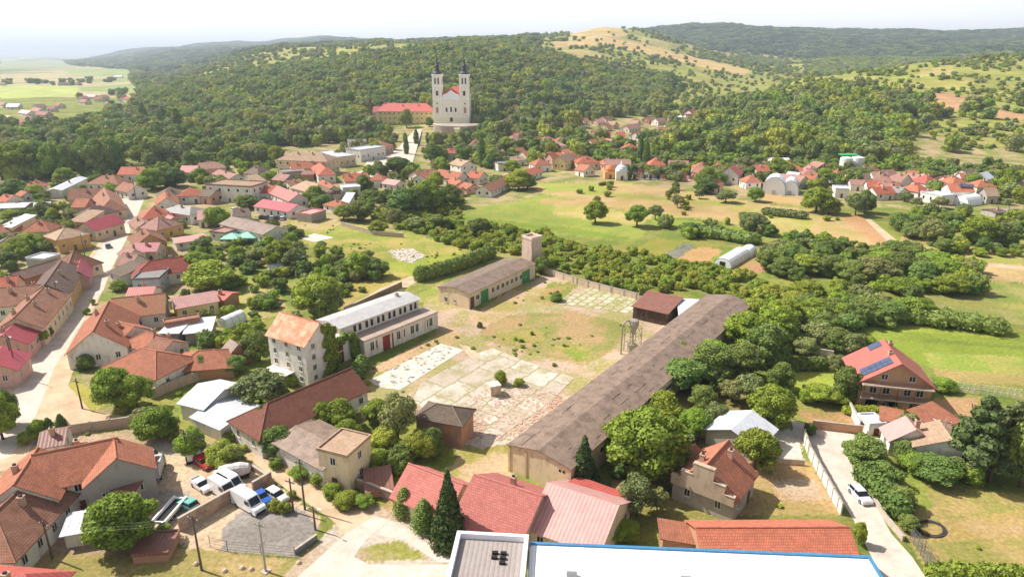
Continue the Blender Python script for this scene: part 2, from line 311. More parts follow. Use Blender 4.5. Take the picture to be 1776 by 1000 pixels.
# ------------------------------------------------------------------ the ground sheet
YEL = '#9a984c'; GRN = '#6d7a36'; STRAW = '#a8945c'; TAN = '#b5966c'; DIRT = '#b89a7e'; BRT = '#84963a'
PAINT = [  # colour pairs are what the land is covered with
 ([(0,148),(138,148),(133,166),(0,172)], '#a9b560', '#b9bf70'), ([(0,128),(110,127),(150,142),(0,144)], '#c2ad86', '#b0ac70'),
 ([(0,105),(150,104),(190,112),(0,120)], '#a8ad80', '#8d9a6a'), ([(105,118),(250,120),(285,125),(120,128)], '#a3ad64', '#90a058'),
 ([(340,93),(400,82),(430,92)], '#a8b878', '#b5bd85'), ([(370,234),(480,234),(492,250),(375,248)], '#a8a84c', '#98a048'),
 ([(560,168),(600,165),(600,176),(560,176)], STRAW, YEL),
 ([(985,62),(1040,46),(1075,52),(1095,62),(1040,67),(985,71)], '#cfb07c', '#b5a468'),
 ([(960,73),(1060,67),(1130,79),(1200,98),(1260,112),(1305,124),(1288,132),(1225,119),(1165,105),(1110,91),(1040,79),(960,82)], '#cfb07c', '#bda668'),
 ([(955,88),(1000,86),(1048,95),(1040,101),(970,103)], '#c8ae78', '#a8a05c'),
 ([(1088,66),(1160,76),(1260,88),(1290,96),(1240,95),(1150,85)], '#c0a878', '#a8a060'),
 ([(1590,119),(1650,114),(1655,130),(1595,134)], '#c9ae7c', '#98a04a'), ([(1600,162),(1640,160),(1695,172),(1700,188),(1650,192),(1610,180)], '#c89c78', '#b59468'),
 ([(1705,186),(1776,198),(1776,212),(1715,200)], '#c99c78', '#b59468'), ([(1575,248),(1640,245),(1648,292),(1585,300)], '#bf9a66', '#98904c'),
 ([(1700,262),(1740,255),(1800,300),(1800,320),(1760,300)], '#b0a058', '#989848'), ([(1580,140),(1680,140),(1680,158),(1580,152)], '#a5a84c', '#b8ab64'),
 # town base
 ([(0,300),(210,285),(640,225),(1000,210),(1130,200),(1776,262),(1776,370),(1300,350),(1000,320),(700,400),(440,410),(340,560),(180,730),(0,800)], '#7f8a42', '#b39c78'),
 # fields of the middle
 ([(780,362),(900,350),(960,330),(1130,395),(1100,420),(900,398),(790,382)], '#8c9a46', '#9ea24e'),
 ([(930,318),(1060,314),(1150,326),(1300,350),(1500,376),(1548,426),(1480,428),(1330,402),(1230,380),(1130,375),(1000,345),(935,335)], '#c2a576', '#b2a062'),
 ([(930,318),(1040,316),(1060,335),(950,332)], '#98a848', '#a9a858'), ([(1290,362),(1420,372),(1400,415),(1300,400)], '#b5a86a', '#a3a04e'),
 ([(1462,376),(1496,376),(1548,424),(1520,426)], '#c89a70', '#bd9268'), ([(1320,335),(1400,345),(1390,356),(1320,350)], '#c09a70', '#b59a68'),
 ([(1550,424),(1500,378),(1512,377),(1575,418),(1600,440)], BRT, YEL),
 ([(1176,447),(1215,427),(1256,434),(1215,462)], '#c09868', '#b89462'), ([(1152,442),(1190,421),(1207,426),(1174,448)], '#77746a', '#8a8a7a'),
 ([(1090,435),(1140,412),(1187,420),(1150,443)], '#8f9440', '#a09248'), ([(1215,462),(1256,434),(1300,440),(1290,470)], BRT, GRN),
 ([(1270,470),(1300,440),(1335,440),(1330,470),(1290,480)], '#b88a68', '#a8945a'),
 ([(1570,400),(1690,430),(1776,445),(1776,465),(1690,450),(1560,420)], '#c0a070', '#98984c'),
 ([(1690,456),(1776,458),(1776,490),(1690,484)], '#c2a878', '#b59a68'), ([(1600,505),(1700,486),(1800,494),(1800,568),(1600,540)], '#8a9648', '#a5a060'),
 ([(1480,575),(1560,556),(1800,580),(1800,640),(1620,640),(1500,600)], '#8f9d3e', '#84933a'), ([(1600,612),(1800,618),(1800,655),(1620,645)], '#8fa045', '#a8a558'),
 ([(1620,640),(1776,650),(1800,668),(1630,662)], '#b8a068', '#a8985c'),
 ([(1360,642),(1448,642),(1452,676),(1362,676)], '#98a444', '#a5ab4c'), ([(1380,708),(1475,710),(1495,748),(1405,742)], '#b08a62', '#8f8448'),
 ([(1620,690),(1700,690),(1690,722),(1630,722)], '#c49c72', '#b8946a'),
 ([(1535,812),(1600,835),(1776,858),(1800,1010),(1620,1010),(1540,880)], '#bda46a', '#a09a54'), ([(1545,815),(1600,832),(1620,880),(1560,880)], '#8f9a45', '#9ca24c'),
 ([(1600,915),(1776,880),(1776,930),(1610,940)], '#c2a476', '#b8a060'),
 ([(1270,795),(1405,800),(1462,893),(1230,893)], '#c4a272', '#b39c62'), ([(1340,832),(1410,828),(1440,866),(1345,868)], '#cbb294', '#c09c70'),
 ([(1340,745),(1385,745),(1395,805),(1350,800)], '#ded4c4', '#cfc4b4'),
 ([(1070,680),(1290,680),(1290,760),(1090,870),(1060,860)], '#b59474', '#8a8048'), ([(1060,860),(1230,870),(1200,940),(1040,940)], '#8e8c48', '#a89a60'),
 ([(500,378),(650,392),(815,430),(700,480),(640,462),(520,420)], '#b3a45e', '#8f9a42'), ([(660,458),(800,436),(826,458),(720,478)], '#94a03c', '#a0a548'),
 ([(672,434),(715,432),(738,444),(715,456),(690,450)], '#d5c8b8', '#c0ae98'), ([(520,370),(600,385),(560,400),(500,395)], '#b8a868', '#c8b088'),
 ([(400,520),(470,490),(500,540),(430,560)], '#b59c70', '#9a9c50'), ([(345,540),(420,520),(440,545),(380,560),(340,570)], '#a0a548', '#b0a05c'),
 ([(420,440),(460,440),(465,460),(420,458)], '#c49c78', '#b5946c'), ([(600,470),(740,480),(690,510),(610,540)], '#b0a058', '#a09048'),
 ([(590,520),(700,500),(690,560),(580,590)], '#a09550', '#b8a070'),
 ([(1140,374),(1330,402),(1500,430),(1480,438),(1320,414),(1128,388)], '#8a9a3c', '#98a248'), ([(938,345),(1130,353),(1290,373),(1290,380),(1120,364),(935,353)], '#bfa070', '#b59a64'),
 ([(960,352),(1060,362),(1130,376),(1105,392),(960,372)], '#b8a66a', '#a6a056'), ([(1000,329),(1290,353),(1290,359),(1000,336)], '#98a04e', '#a3a050'), ([(1600,586),(1800,602),(1800,608),(1600,592)], '#7f8d3a', '#78863a'), ([(1620,520),(1800,528),(1800,538),(1640,530)], '#a8a258', '#98984e'),
 ([(1560,566),(1800,582),(1800,590),(1560,574)], '#a3ac48', '#94a040'), ([(780,372),(1000,396),(1090,412),(1085,418),(960,402),(785,380)], '#86983a', '#7f9038'), ([(1300,385),(1500,415),(1500,422),(1300,393)], '#c0a06c', '#b8a060'),
 # the derelict yard
 ([(596,650),(640,640),(760,585),(730,520),(770,490),(830,540),(948,474),(1110,515),(1160,560),(1120,600),(905,770),(885,850),(800,850),(690,800),(640,705)], '#c6ab94', '#a69d66'),
 ([(700,520),(770,490),(770,540),(860,440),(935,440),(945,455),(905,470),(800,535)], '#93994a', '#b5a270'),
 ([(830,575),(870,545),(1000,540),(1100,565),(1060,610),(1010,635),(930,615),(840,590)], '#b3966c', '#8e8f4e'),
 ([(910,520),(955,490),(1010,490),(960,530)], '#86923e', '#b09464'), ([(860,580),(930,570),(950,590),(880,595)], '#86923e', '#a8985a'),
 ([(960,600),(1010,595),(1035,618),(1000,628)], '#86923e', '#a8985a'), ([(800,560),(900,490),(950,500),(860,560)], '#c4a684', '#a89c5c'),
 ([(600,655),(770,590),(790,600),(640,665)], '#8f9640', '#c2a070'), ([(640,640),(760,580),(790,560),(800,590),(650,650)], '#cba884', '#b8a070'),
 ([(790,700),(880,670),(990,690),(890,775),(800,770)], '#bf9c84', '#d8c6b2'), ([(780,780),(890,770),(885,850),(780,840)], '#c8ab86', '#a09850'),
 ([(640,700),(730,720),(800,790),(760,830),(640,830),(620,760)], '#7f8a3a', '#959a48'), ([(480,780),(560,800),(620,850),(560,850),(450,790)], '#8a9440', '#a09c58'),
 ([(690,850),(640,880),(690,910),(780,945),(800,900)], '#8f9440', '#b5986c'), 
 # the yards at lower left
 ([(240,745),(330,755),(420,800),(480,840),(560,900),(515,965),(330,950),(240,900)], '#dcc2a0', '#cbb090'),
 ([(385,955),(385,915),(415,888),(470,872),(530,885),(552,915),(520,965)], '#a89f96', '#958d84'), ([(250,850),(330,850),(330,905),(270,905)], '#aaa098', '#bdae9c'),
 ([(250,765),(300,760),(330,790),(280,790)], '#aca298', '#b8ab98'),
 ([(0,940),(340,950),(520,970),(510,1010),(0,1010)], '#bda470', '#a09656'), ([(90,870),(180,850),(240,900),(180,950),(90,945)], '#c0a080', '#ab9560'),
 ([(0,780),(250,740),(250,960),(0,960)], '#c5a88c', '#b09a78'), ([(0,700),(140,730),(220,740),(60,775),(0,800)], '#b8a480', '#a09a58'),
 ([(112,692),(122,662),(146,665),(190,698),(160,713),(122,710)], '#a8a04a', '#b5a65c'), ([(100,640),(120,638),(112,665),(98,662)], '#b8a868', '#c4ae84'),
 ([(420,790),(480,770),(640,880),(600,900)], '#d3b795', '#b8a068'), ([(478,1010),(535,955),(575,915),(600,890),(640,872),(700,893),(765,935),(815,975),(815,1010)], '#cfc0ae', '#c2aa8e'), ([(622,950),(690,936),(750,968),(625,974)], '#9c9a50', '#bda684'),
 ([(260,735),(430,745),(400,790),(300,770)], '#b5a070', '#8f8f48'),
]
def make_ground():
    rows = np.concatenate([np.arange(1150, 230, -3.0)]); Ys = [max(G(888, r).y, 5) for r in rows]
    Ys = np.concatenate([[-120, -60, -10, 30], [y for y in Ys if y > 40], np.geomspace(Ys[-1] * 1.01, 4600, 260), np.geomspace(4700, 60000, 34)])
    us = np.concatenate([np.linspace(-1.7, -.9, 60)[:-1], np.linspace(-.9, .9, 640), np.linspace(.9, 1.7, 60)[1:]])
    U, Y = np.meshgrid(us, Ys, indexing='ij'); X = U * np.maximum(Y + 25, 90); Z = hgt(X, Y)
    nu, ny = U.shape; v = np.stack([X, Y, Z], -1).reshape(-1, 3)
    ca = np.empty((len(v), 3)); cb = np.empty((len(v), 3)); x = v[:, 0]; y = v[:, 1]
    ca[:] = lin('#74843a'); cb[:] = lin('#95924c')
    hill = v[:, 2] > 1.5; ca[hill] = lin('#59682e'); cb[hill] = lin('#7f8640')
    far = (y > 1100) & ~hill; 
    f = (np.floor(x / 260 + .3 * np.sin(y / 900)) * 7 + np.floor(y / 420) * 13).astype(int) % 6
    pal = [('#8f9d58', '#9aa662'), ('#b5aa78', '#a8a570'), ('#7d8d52', '#8a9858'), ('#a9b068', '#b5b878'), ('#6f8050', '#7c8a55'), ('#bfae88', '#b0a578')]
    for k, (p, q) in enumerate(pal): ca[far & (f == k)] = lin(p); cb[far & (f == k)] = lin(q)
    dist = y > 2300; h2 = hill & dist; ca[h2] = lin('#2e4028'); cb[h2] = lin('#3c4c2e')
    u_ = x / np.maximum(y, 1); sc_ = hill & (((u_ > .22) & (y > 660) & (y < 1500)) | ((u_ > .6) & (y > 470) & (y < 1500)) | ((u_ > .03) & (u_ < .42) & (y > 1180) & (y < 2750)) | ((u_ < -.08) & (u_ > -.52) & (y > 1100) & (y < 2300)))
    ca[sc_] = lin('#8c9848'); cb[sc_] = lin('#aca35a')
    jx = x + RNG.normal(0, 1, len(x)) * np.clip(y / 400, .25, 5) * .6; jy = y + RNG.normal(0, 1, len(x)) * np.clip(y / 400, .25, 5) * .6
    for poly, a, b in PAINT:
        W = WP(poly); xs = [p[0] for p in W]; ys_ = [p[1] for p in W]
        sel = np.nonzero((jx > min(xs)) & (jx < max(xs)) & (jy > min(ys_)) & (jy < max(ys_)))[0]
        if not len(sel): continue
        k = sel[inpoly(jx[sel], jy[sel], W)]; ca[k] = lin(a); cb[k] = lin(b)
    idx = np.arange(nu * ny).reshape(nu, ny)
    q = np.stack([idx[:-1, :-1], idx[1:, :-1], idx[1:, 1:], idx[:-1, 1:]], -1).reshape(-1, 4)
    zq = v[q[:, 0], 2]; hl = (zq > 1.0) & (v[q[:, 0], 1] > 500)
    mat = groundmat()
    for name, sel in (('ground', ~hl), ('hills', hl)):
        f_ = q[sel]; used = np.unique(f_); mp_ = -np.ones(len(v), int); mp_[used] = np.arange(len(used)); f2 = mp_[f_]
        me = bpy.data.meshes.new(name); me.vertices.add(len(used)); me.vertices.foreach_set('co', v[used].ravel())
        me.loops.add(f2.size); me.loops.foreach_set('vertex_index', f2.ravel().astype(np.int32))
        me.polygons.add(len(f2)); me.polygons.foreach_set('loop_start', np.arange(0, f2.size, 4)); me.polygons.foreach_set('loop_total', np.full(len(f2), 4))
        me.polygons.foreach_set('use_smooth', np.ones(len(f2), bool)); me.update(calc_edges=True); me.validate()
        for nm, c in (('ColA', ca), ('ColB', cb)):
            at = me.color_attributes.new(nm, 'FLOAT_COLOR', 'POINT'); at.data.foreach_set('color', np.hstack([c[used], np.ones((len(used), 1))]).ravel())
        me.materials.append(mat); struct(obj(name, me))
make_ground()
ROADS = []
def sheet(name, pix, mat, z, thick=0.0, road=True):
    P = [GT(*p) for p in pix]; mb = MB(); 
    if sum(P[i - 1].x * P[i].y - P[i].x * P[i - 1].y for i in range(len(P))) < 0: P = P[::-1]
    zz = [p.z + z for p in P]
    from mathutils.geometry import tessellate_polygon
    for t in tessellate_polygon([[Vector((p.x, p.y, 0)) for p in P]]):
        q = [P[i] for i in t]; a = (q[1] - q[0]).cross(q[2] - q[0])
        q = [(P[i].x, P[i].y, zz[i]) for i in t]; mb.poly(q if a.z > 0 else q[::-1])
    if thick:
        for i in range(len(P)): mb.poly([(P[i - 1].x, P[i - 1].y, zz[i - 1] - thick), (P[i].x, P[i].y, zz[i] - thick), (P[i].x, P[i].y, zz[i]), (P[i - 1].x, P[i - 1].y, zz[i - 1])])
    o = struct(mb.build(name, mat))
    if road: ROADS.append([(p.x, p.y) for p in P])
    return o
ASPH = pavemat('worn_road', '#d3c5b5', '#bdafa1', .25, .15, '#8c8274'); DUST = pavemat('dusty_verge', '#ccb294', '#b39a7c', .2)
def slabmat(name, c1, c2, joint, w, h, rot, jw, grass=.3):
    m, t, n, l, b = newmat(name); co = N(n, 'ShaderNodeTexCoord'); mp_ = N(n, 'ShaderNodeMapping'); mp_.inputs['Rotation'].default_value = (0, 0, rot); l.new(co.outputs['Object'], mp_.inputs[0])
    nn = N(n, 'ShaderNodeTexNoise', Scale=.7, Detail=5.0); l.new(co.outputs['Object'], nn.inputs['Vector']); va = N(n, 'ShaderNodeVectorMath', operation='MULTIPLY_ADD'); l.new(nn.outputs['Color'], va.inputs[0]); va.inputs[1].default_value = (1.3, 1.3, 0); l.new(mp_.outputs[0], va.inputs[2])
    br = N(n, 'ShaderNodeTexBrick'); br.inputs['Scale'].default_value = 1; br.inputs['Brick Width'].default_value = w; br.inputs['Row Height'].default_value = h; br.inputs['Mortar Size'].default_value = jw; br.inputs['Mortar Smooth'].default_value = .3
    br.inputs['Color1'].default_value = (*lin(c1), 1); br.inputs['Color2'].default_value = (*lin(c2), 1); br.inputs['Mortar'].default_value = (*lin(joint), 1); l.new(va.outputs[0], br.inputs['Vector'])
    n1 = N(n, 'ShaderNodeTexNoise', Scale=.16, Detail=12.0, Roughness=.75); l.new(co.outputs['Object'], n1.inputs['Vector']); r1 = N(n, 'ShaderNodeMapRange'); r1.inputs[1].default_value = .47; r1.inputs[2].default_value = .6; r1.inputs[4].default_value = min(1, grass * 3.6); l.new(n1.outputs['Fac'], r1.inputs[0])
    base = mixc(n, l, br.outputs['Color'], lin(joint), r1.outputs[0])
    n2 = N(n, 'ShaderNodeTexNoise', Scale=1.8, Detail=8.0, Roughness=.7); l.new(co.outputs['Object'], n2.inputs['Vector']); r2 = N(n, 'ShaderNodeMapRange'); r2.inputs[1].default_value = .3; r2.inputs[2].default_value = .7; r2.inputs[3].default_value = .72; r2.inputs[4].default_value = 1.18; l.new(n2.outputs['Fac'], r2.inputs[0])
    base = mixc(n, l, base, r2.outputs[0], 1.0, 'MULTIPLY'); l.new(base, b.inputs['Base Color']); b.inputs['Roughness'].default_value = .9; b.inputs['Specular IOR Level'].default_value = .15
    return m
SLABG = slabmat('grid_concrete', '#d2c2ae', '#bda993', '#8c8f55', 2.8, 2.4, R(-56), .3, .25)
SLABJ = slabmat('jointed_concrete', '#cfc2b4', '#b5a696', '#979068', 7.5, 5.5, R(-56), .22, .22)
SLABW = pavemat('bleached_concrete', '#d9cfc2', '#bdb09e', .5, .2, '#9a9070'); SLABP = pavemat('old_concrete', '#cfb59a', '#b0977a', .45, .45, '#86864c')
sheet('pavement', [(213,343),(252,343),(238,372),(220,412),(202,450),(180,500),(155,552),(140,600),(128,640),(118,668),(160,715),(228,722),(232,740),(120,750),(70,752),(35,805),(-40,830),(-60,665),(10,662),(36,634),(60,595),(86,556),(108,520),(130,486),(154,446),(174,416),(196,380)], DUST, .006)
sheet('road', [(216,343),(250,343),(240,370),(222,410),(206,440),(190,470),(180,502),(164,522),(141,560),(117,600),(93,640),(78,680),(60,725),(20,790),(-40,815),(-60,735),(0,705),(30,672),(42,640),(66,600),(93,560),(116,522),(137,488),(160,450),(180,420),(200,385),(208,360)], ASPH, .012)
sheet('road', [(505,1010),(560,960),(600,925),(650,893),(676,902),(632,938),(614,965),(640,978),(800,978),(800,1010)], ASPH, .012)
sheet('road', [(676,902),(692,906),(745,945),(795,975),(760,974),(700,936),(650,926)], ASPH, .012)
sheet('path', [(425,790),(445,792),(520,835),(600,880),(650,893),(600,925),(575,900),(500,850)], DUST, .009)
sheet('road', [(1378,752),(1372,728),(1400,735),(1500,757),(1566,762),(1560,782),(1498,776),(1474,792),(1484,830),(1514,868),(1546,925),(1582,965),(1612,1010),(1540,1010),(1514,970),(1480,900),(1430,820)], ASPH, .012)
sheet('square', [(630,292),(640,275),(690,258),(720,225),(732,225),(722,262),(716,282),(690,296),(640,304)], ASPH, .35)
sheet('path', [(620,300),(640,292),(700,292),(640,318)], ASPH, .3)
sheet('path', [(1560,420),(1640,448),(1776,462),(1776,468),(1640,455),(1545,424),(1500,380),(1510,380)], DUST, .01)
for pix, mt in (([(640,660),(764,596),(806,607),(792,614),(694,676),(660,672)], SLABW), ([(728,668),(748,652),(800,628),(835,610),(856,604),(905,624),(996,655),(962,690),(918,722),(837,780),(812,770),(850,735),(800,705),(740,712),(716,694)], SLABJ),
    ([(1110,600),(1150,564),(1167,567),(1118,612)], SLABP), ([(958,527),(1000,508),(1035,495),(1112,513),(1108,532),(1122,546),(1080,542),(1010,532)], SLABG),
    ([(795,596),(812,601),(835,617),(822,625)], SLABP), ([(640,512),(660,500),(720,476),(760,470),(700,502),(660,512)], SLABP),
    ([(520,413),(545,405),(580,412),(545,420)], SLABW), ([(1340,748),(1383,748),(1393,803),(1352,798)], SLABW)):
    _pz = globals().get('_pz', .05) + .005; sheet('concrete_pad', pix, mt, _pz, .1)
# ------------------------------------------------------------------ trees
def leaves_mesh(name, lobes, n, size, mat, seed, up=.25, flat=.5, core=.76, aspect=1.0):
    rg = np.random.default_rng(seed); L = np.array(lobes); w = (L[:, 3] * L[:, 5]); w = w / w.sum()
    k = rg.choice(len(L), n, p=w); d = rg.normal(size=(n, 3)); d[:, 2] += up; d /= np.linalg.norm(d, axis=1)[:, None]
    rad = rg.uniform(.80, 1.16, n)[:, None]; c = L[k, :3] + d * L[k, 3:6] * rad
    keep = np.ones(n, bool)
    for j in range(len(L)):          # drop leaves buried in another lobe
        q = (c - L[j, :3]) / L[j, 3:6]; keep &= ~(((q ** 2).sum(1) < .55) & (k != j))
    c = c[keep]; d = d[keep]; m = len(c)
    nn = d * flat + rg.normal(size=(m, 3)) * .26; nn /= np.linalg.norm(nn, axis=1)[:, None]
    t = np.cross(nn, rg.normal(size=(m, 3))); t /= np.linalg.norm(t, axis=1)[:, None]; b = np.cross(nn, t)
    s = size * rg.uniform(.6, 1.35, m)[:, None]
    P = np.stack([c - t * s * aspect - b * s * .55, c + t * s * aspect * .3 - b * s, c + t * s * aspect + b * s * .5, c - t * s * .3 + b * s], 1).reshape(-1, 3)
    V = [P]; Fc = np.arange(4 * m).reshape(-1, 4).tolist(); off = 4 * m
    if core:
        import bmesh
        for i, l in enumerate(L):
            bm = bmesh.new(); bmesh.ops.create_icosphere(bm, subdivisions=2, radius=1)
            q = np.array([v.co[:] for v in bm.verts]); q *= (1 + .12 * rg.normal(size=(len(q), 1))); q = q * l[3:6] * core + l[:3]
            V.append(q); Fc += [[v.index + off for v in f.verts] for f in bm.faces]; off += len(q); bm.free()
    V = np.concatenate(V); V[:, 2] = np.maximum(V[:, 2], .01)
    me = bpy.data.meshes.new(name); me.from_pydata(V.tolist(), [], Fc); me.materials.append(mat); me.update(); return me
def lobes_round(seed, n=9, w=.42, z0=.3, z1=1.0, r=(.15, .24)):
    rg = random.Random(seed); L = [(0, 0, (z0 + z1) / 2, w * .62, w * .62, (z1 - z0) * .36)]
    for i in range(n):
        a = i * 2.4 + rg.uniform(-.5, .5); h = rg.uniform(0, 1); rr = math.sqrt(max(0, 1 - (2 * h - .85) ** 2 * .9)) if True else 1
        q = rg.uniform(*r); x = math.cos(a) * (w - q) * rr * rg.uniform(.75, 1.1); y = math.sin(a) * (w - q) * rr * rg.uniform(.75, 1.1)
        L.append((x, y, z0 + q * .7 + (z1 - z0 - q * 1.6) * h, q, q, q * rg.uniform(.75, 1.0)))
    return L
def trunk_mesh(seed, h=.45, r=.028, limbs=4):
    rg = random.Random(seed); mb = MB(); mb.tube((0, 0, -.01), (.01, 0, h * .55), r * 1.3, r, 8, caps=False)
    for i in range(limbs):
        a = i * 6.28 / limbs + rg.uniform(-.4, .4); mb.tube((.01, 0, h * rg.uniform(.45, .55)), (math.cos(a) * .2, math.sin(a) * .2, h * rg.uniform(1.2, 1.5)), r * .6, r * .2, 5, caps=False)
    mb.tube((.01, 0, h * .5), (0, 0, h * 1.5), r, r * .3, 6, caps=False); return mb.mesh('trunk', BARK)
def lobes_cone(n, w):
    L = []
    for i in range(n):
        h = i / (n - 1); q = w * (1 - h) * .95 + .015; L.append((0, 0, .06 + h * .92, q, q, .055))
    return L
PROTO = {}
def tproto(kind, crown, trunk): PROTO.setdefault(kind, []).append((crown, trunk))
for s_ in range(3):
    tproto('r', leaves_mesh('crown', lobes_round(10 + s_, 26, .46, .16, 1, (.09, .17)), 9000, .019, LEAF['r'], s_), trunk_mesh(s_))
    tproto('d', leaves_mesh('crown', lobes_round(20 + s_, 24, .43, .1, 1, (.09, .17)), 8000, .019, LEAF['d'], s_ + 5), trunk_mesh(s_ + 3))
    tproto('y', leaves_mesh('crown', lobes_round(50 + s_, 20, .46, .08, 1, (.1, .17)), 7000, .02, LEAF['y'], s_ + 15), trunk_mesh(s_ + 6))
for s_ in range(2):
    tproto('o', leaves_mesh('crown', lobes_round(30 + s_, 13, .46, .2, 1, (.11, .18)), 3600, .022, LEAF['o'], s_ + 9, core=.6), trunk_mesh(s_ + 7, r=.022))
    tproto('b', leaves_mesh('crown', lobes_round(40 + s_, 12, .5, .0, 1, (.16, .26)), 7000, .022, LEAF['d'], s_ + 12), trunk_mesh(s_ + 8, .3))
    tproto('g', leaves_mesh('crown', lobes_round(60 + s_, 12, .5, .0, 1, (.16, .26)), 7000, .022, LEAF['r'], s_ + 12), trunk_mesh(s_ + 8, .3))
tproto('c', leaves_mesh('crown', lobes_cone(17, .27), 5200, .017, LEAF['c'], 3, up=-.3, aspect=1.5, core=.7), trunk_mesh(11, .3, .02, 2))
tproto('p', leaves_mesh('crown', [(0, 0, .1 + .1 * i, .11 * math.sin(math.pi * min(1, .25 + i * .075)), .11 * math.sin(math.pi * min(1, .25 + i * .075)), .1) for i in range(9)], 1800, .017, LEAF['d'], 4), trunk_mesh(12, .1, .015, 2))
tproto('t', leaves_mesh('crown', [(0, 0, .12 + .1 * i, .2 * (1 - (i / 9) ** 2) + .02, .2 * (1 - (i / 9) ** 2) + .02, .12) for i in range(9)], 2600, .02, LEAF['d'], 4), trunk_mesh(12, .1, .015, 2))
_pl = [(math.cos(i * 2.2) * .2 * (1 - i / 16), math.sin(i * 2.2) * .2 * (1 - i / 16), .3 + i * .052, .15 * (1 - i / 22), .15 * (1 - i / 22), .06) for i in range(14)]
tproto('s', leaves_mesh('crown', _pl, 4200, .02, LEAF['s'], 5, core=.5, aspect=1.4), trunk_mesh(13, .6, .024, 5))
tproto('m', leaves_mesh('crown', lobes_round(70, 10, .40, .16), 3000, .026, LEAF['m'], 5), trunk_mesh(14))
TDESC = {'r': ('leafy bright green tree', 'tree'), 'd': ('dense dark green tree', 'tree'), 'o': ('loose grey green tree', 'tree'), 'c': ('dark pointed spruce', 'tree'),
         'p': ('slim columnar cypress', 'tree'), 't': ('upright dense green thuja', 'tree'), 's': ('tall open crowned pine', 'tree'), 'b': ('dark green bush', 'bush'), 'g': ('bright green bush', 'bush'),
         'y': ('yellow green tree', 'tree'), 'm': ('rusty brown tree', 'tree')}
TNAME = {'r': 'broadleaf_tree', 'd': 'broadleaf_tree', 'o': 'broadleaf_tree', 'c': 'spruce_tree', 'p': 'cypress_tree', 't': 'thuja_tree', 's': 'pine_tree', 'b': 'bush', 'g': 'bush', 'y': 'broadleaf_tree', 'm': 'broadleaf_tree'}
TREE_W = {'r': .88, 'd': .8, 'o': .92, 'c': .54, 'p': .22, 't': .42, 's': .6, 'b': 1.0, 'g': 1.0, 'y': .88, 'm': .8}
TPOS = []; NT = [0]
def tree_at(P, h, w, kind, px=None, desc=None):
    v = PROTO[kind]; cm, tm = v[NT[0] % len(v)]; NT[0] += 1
    rt = thing(TNAME[kind], P, (NT[0] * 2.399) % 6.28); sx = w / TREE_W[kind]
    for nm, me in (('crown', cm), ('trunk', tm)):
        o = obj(nm, me, rt); o.scale = (sx, sx, h)
    size = 'small' if h < 4.5 else ('medium' if h < 9 else 'tall')
    d, c = TDESC[kind]; g = 'bushes between the buildings' if c == 'bush' else 'trees around the village'
    if desc: tag(rt, desc, c, g, True)
    else:
        x, y, dp = proj(P.x, P.y, P.z + h * .5); tag(rt, f'{size} {d}' if c == 'tree' else d, c, g, at=(x, y))
    TPOS.append((P.x, P.y, w / 2)); return rt
def T(x, yb, wpx, hpx, kind, desc=None):
    P = GT(x, yb); dep = proj(*P)[2]; w = wpx * dep / F
    sl = P.y and (CAMH - P.z) / P.y; ang = math.atan(sl)       # viewing angle: a round crown shows height*cos + width*sin
    h = max((hpx * dep / F - w * math.sin(ang) * .45) / math.cos(ang), w * .55)
    P = P + Vector((0, w * .12, 0)); return tree_at(P, h, w, kind, desc=desc)
# ------------------------------------------------------------------ houses
FOOT = []       # footprints: centre, axis, half length, half width
def infoot(x, y, pad=1.0):
    for cx, cy, ca, sa, a, b in FOOT:
        dx, dy = x - cx, y - cy
        if abs(dx * ca + dy * sa) < a + pad and abs(-dx * sa + dy * ca) < b + pad: return True
    return False
RC = {'brick': ('#9c564a', 'tile', '#824740'), 'oldred': ('#875849', 'tile', '#6d4c40'), 'orange': ('#b97a60', 'tile', '#90624e'), 'bright': ('#c0745c', 'tile', '#a2644f'), 'brown': ('#a27661', 'tile', '#7c5a4b'),
      'dark': ('#7d685e', 'tile', '#62524b'), 'pink': ('#b38a7d', 'tile', '#917066'), 'crimson': ('#a54b52', 'metal', '#903f46'), 'red': ('#b55c52', 'metal', '#9c4f47'), 'grey': ('#918c88', 'metal', '#75706b'), 'white': ('#cfd1d6', 'metal', '#b4b6bc'),
      'tan': ('#bba086', 'tile', '#9a806a'), 'rose': ('#c3938b', 'metal', '#ac8079'), 'rust': ('#8f6254', 'metal', '#74493c'), 'moss': ('#ac735a', 'tile', '#92845f'), 'slate': ('#7f7062', 'tile', '#675b51'), 'fibre': ('#8f7a6a', 'panel', '#6c5a4c', .7), 'salmon': ('#c27a70', 'tile', '#b06c63')}
RN = {'brick': 'brick red tiled', 'oldred': 'old red brown tiled', 'salmon': 'salmon pink sheet', 'orange': 'orange tiled', 'bright': 'bright orange tiled', 'brown': 'brown tiled', 'dark': 'dark brown tiled', 'pink': 'dusty pink tiled', 'crimson': 'crimson metal', 'red': 'red metal', 'grey': 'grey metal',
      'white': 'white metal', 'tan': 'tan tiled', 'rose': 'pale pink metal', 'rust': 'rusty metal', 'moss': 'mossy orange tiled', 'slate': 'weathered brown tiled', 'fibre': 'grey brown corrugated'}
WC = {'w': ('#e2dcd2', 'white'), 'c': ('#ddc8a8', 'cream'), 'o': ('#d6a868', 'ochre'), 'p': ('#cfa89a', 'pink'), 'g': ('#aaa49c', 'grey'), 'b': ('#b08468', 'brick'), 'y': ('#e6cf96', 'yellow'), 'l': ('#b9bccb', 'pale blue')}
WINM = {}
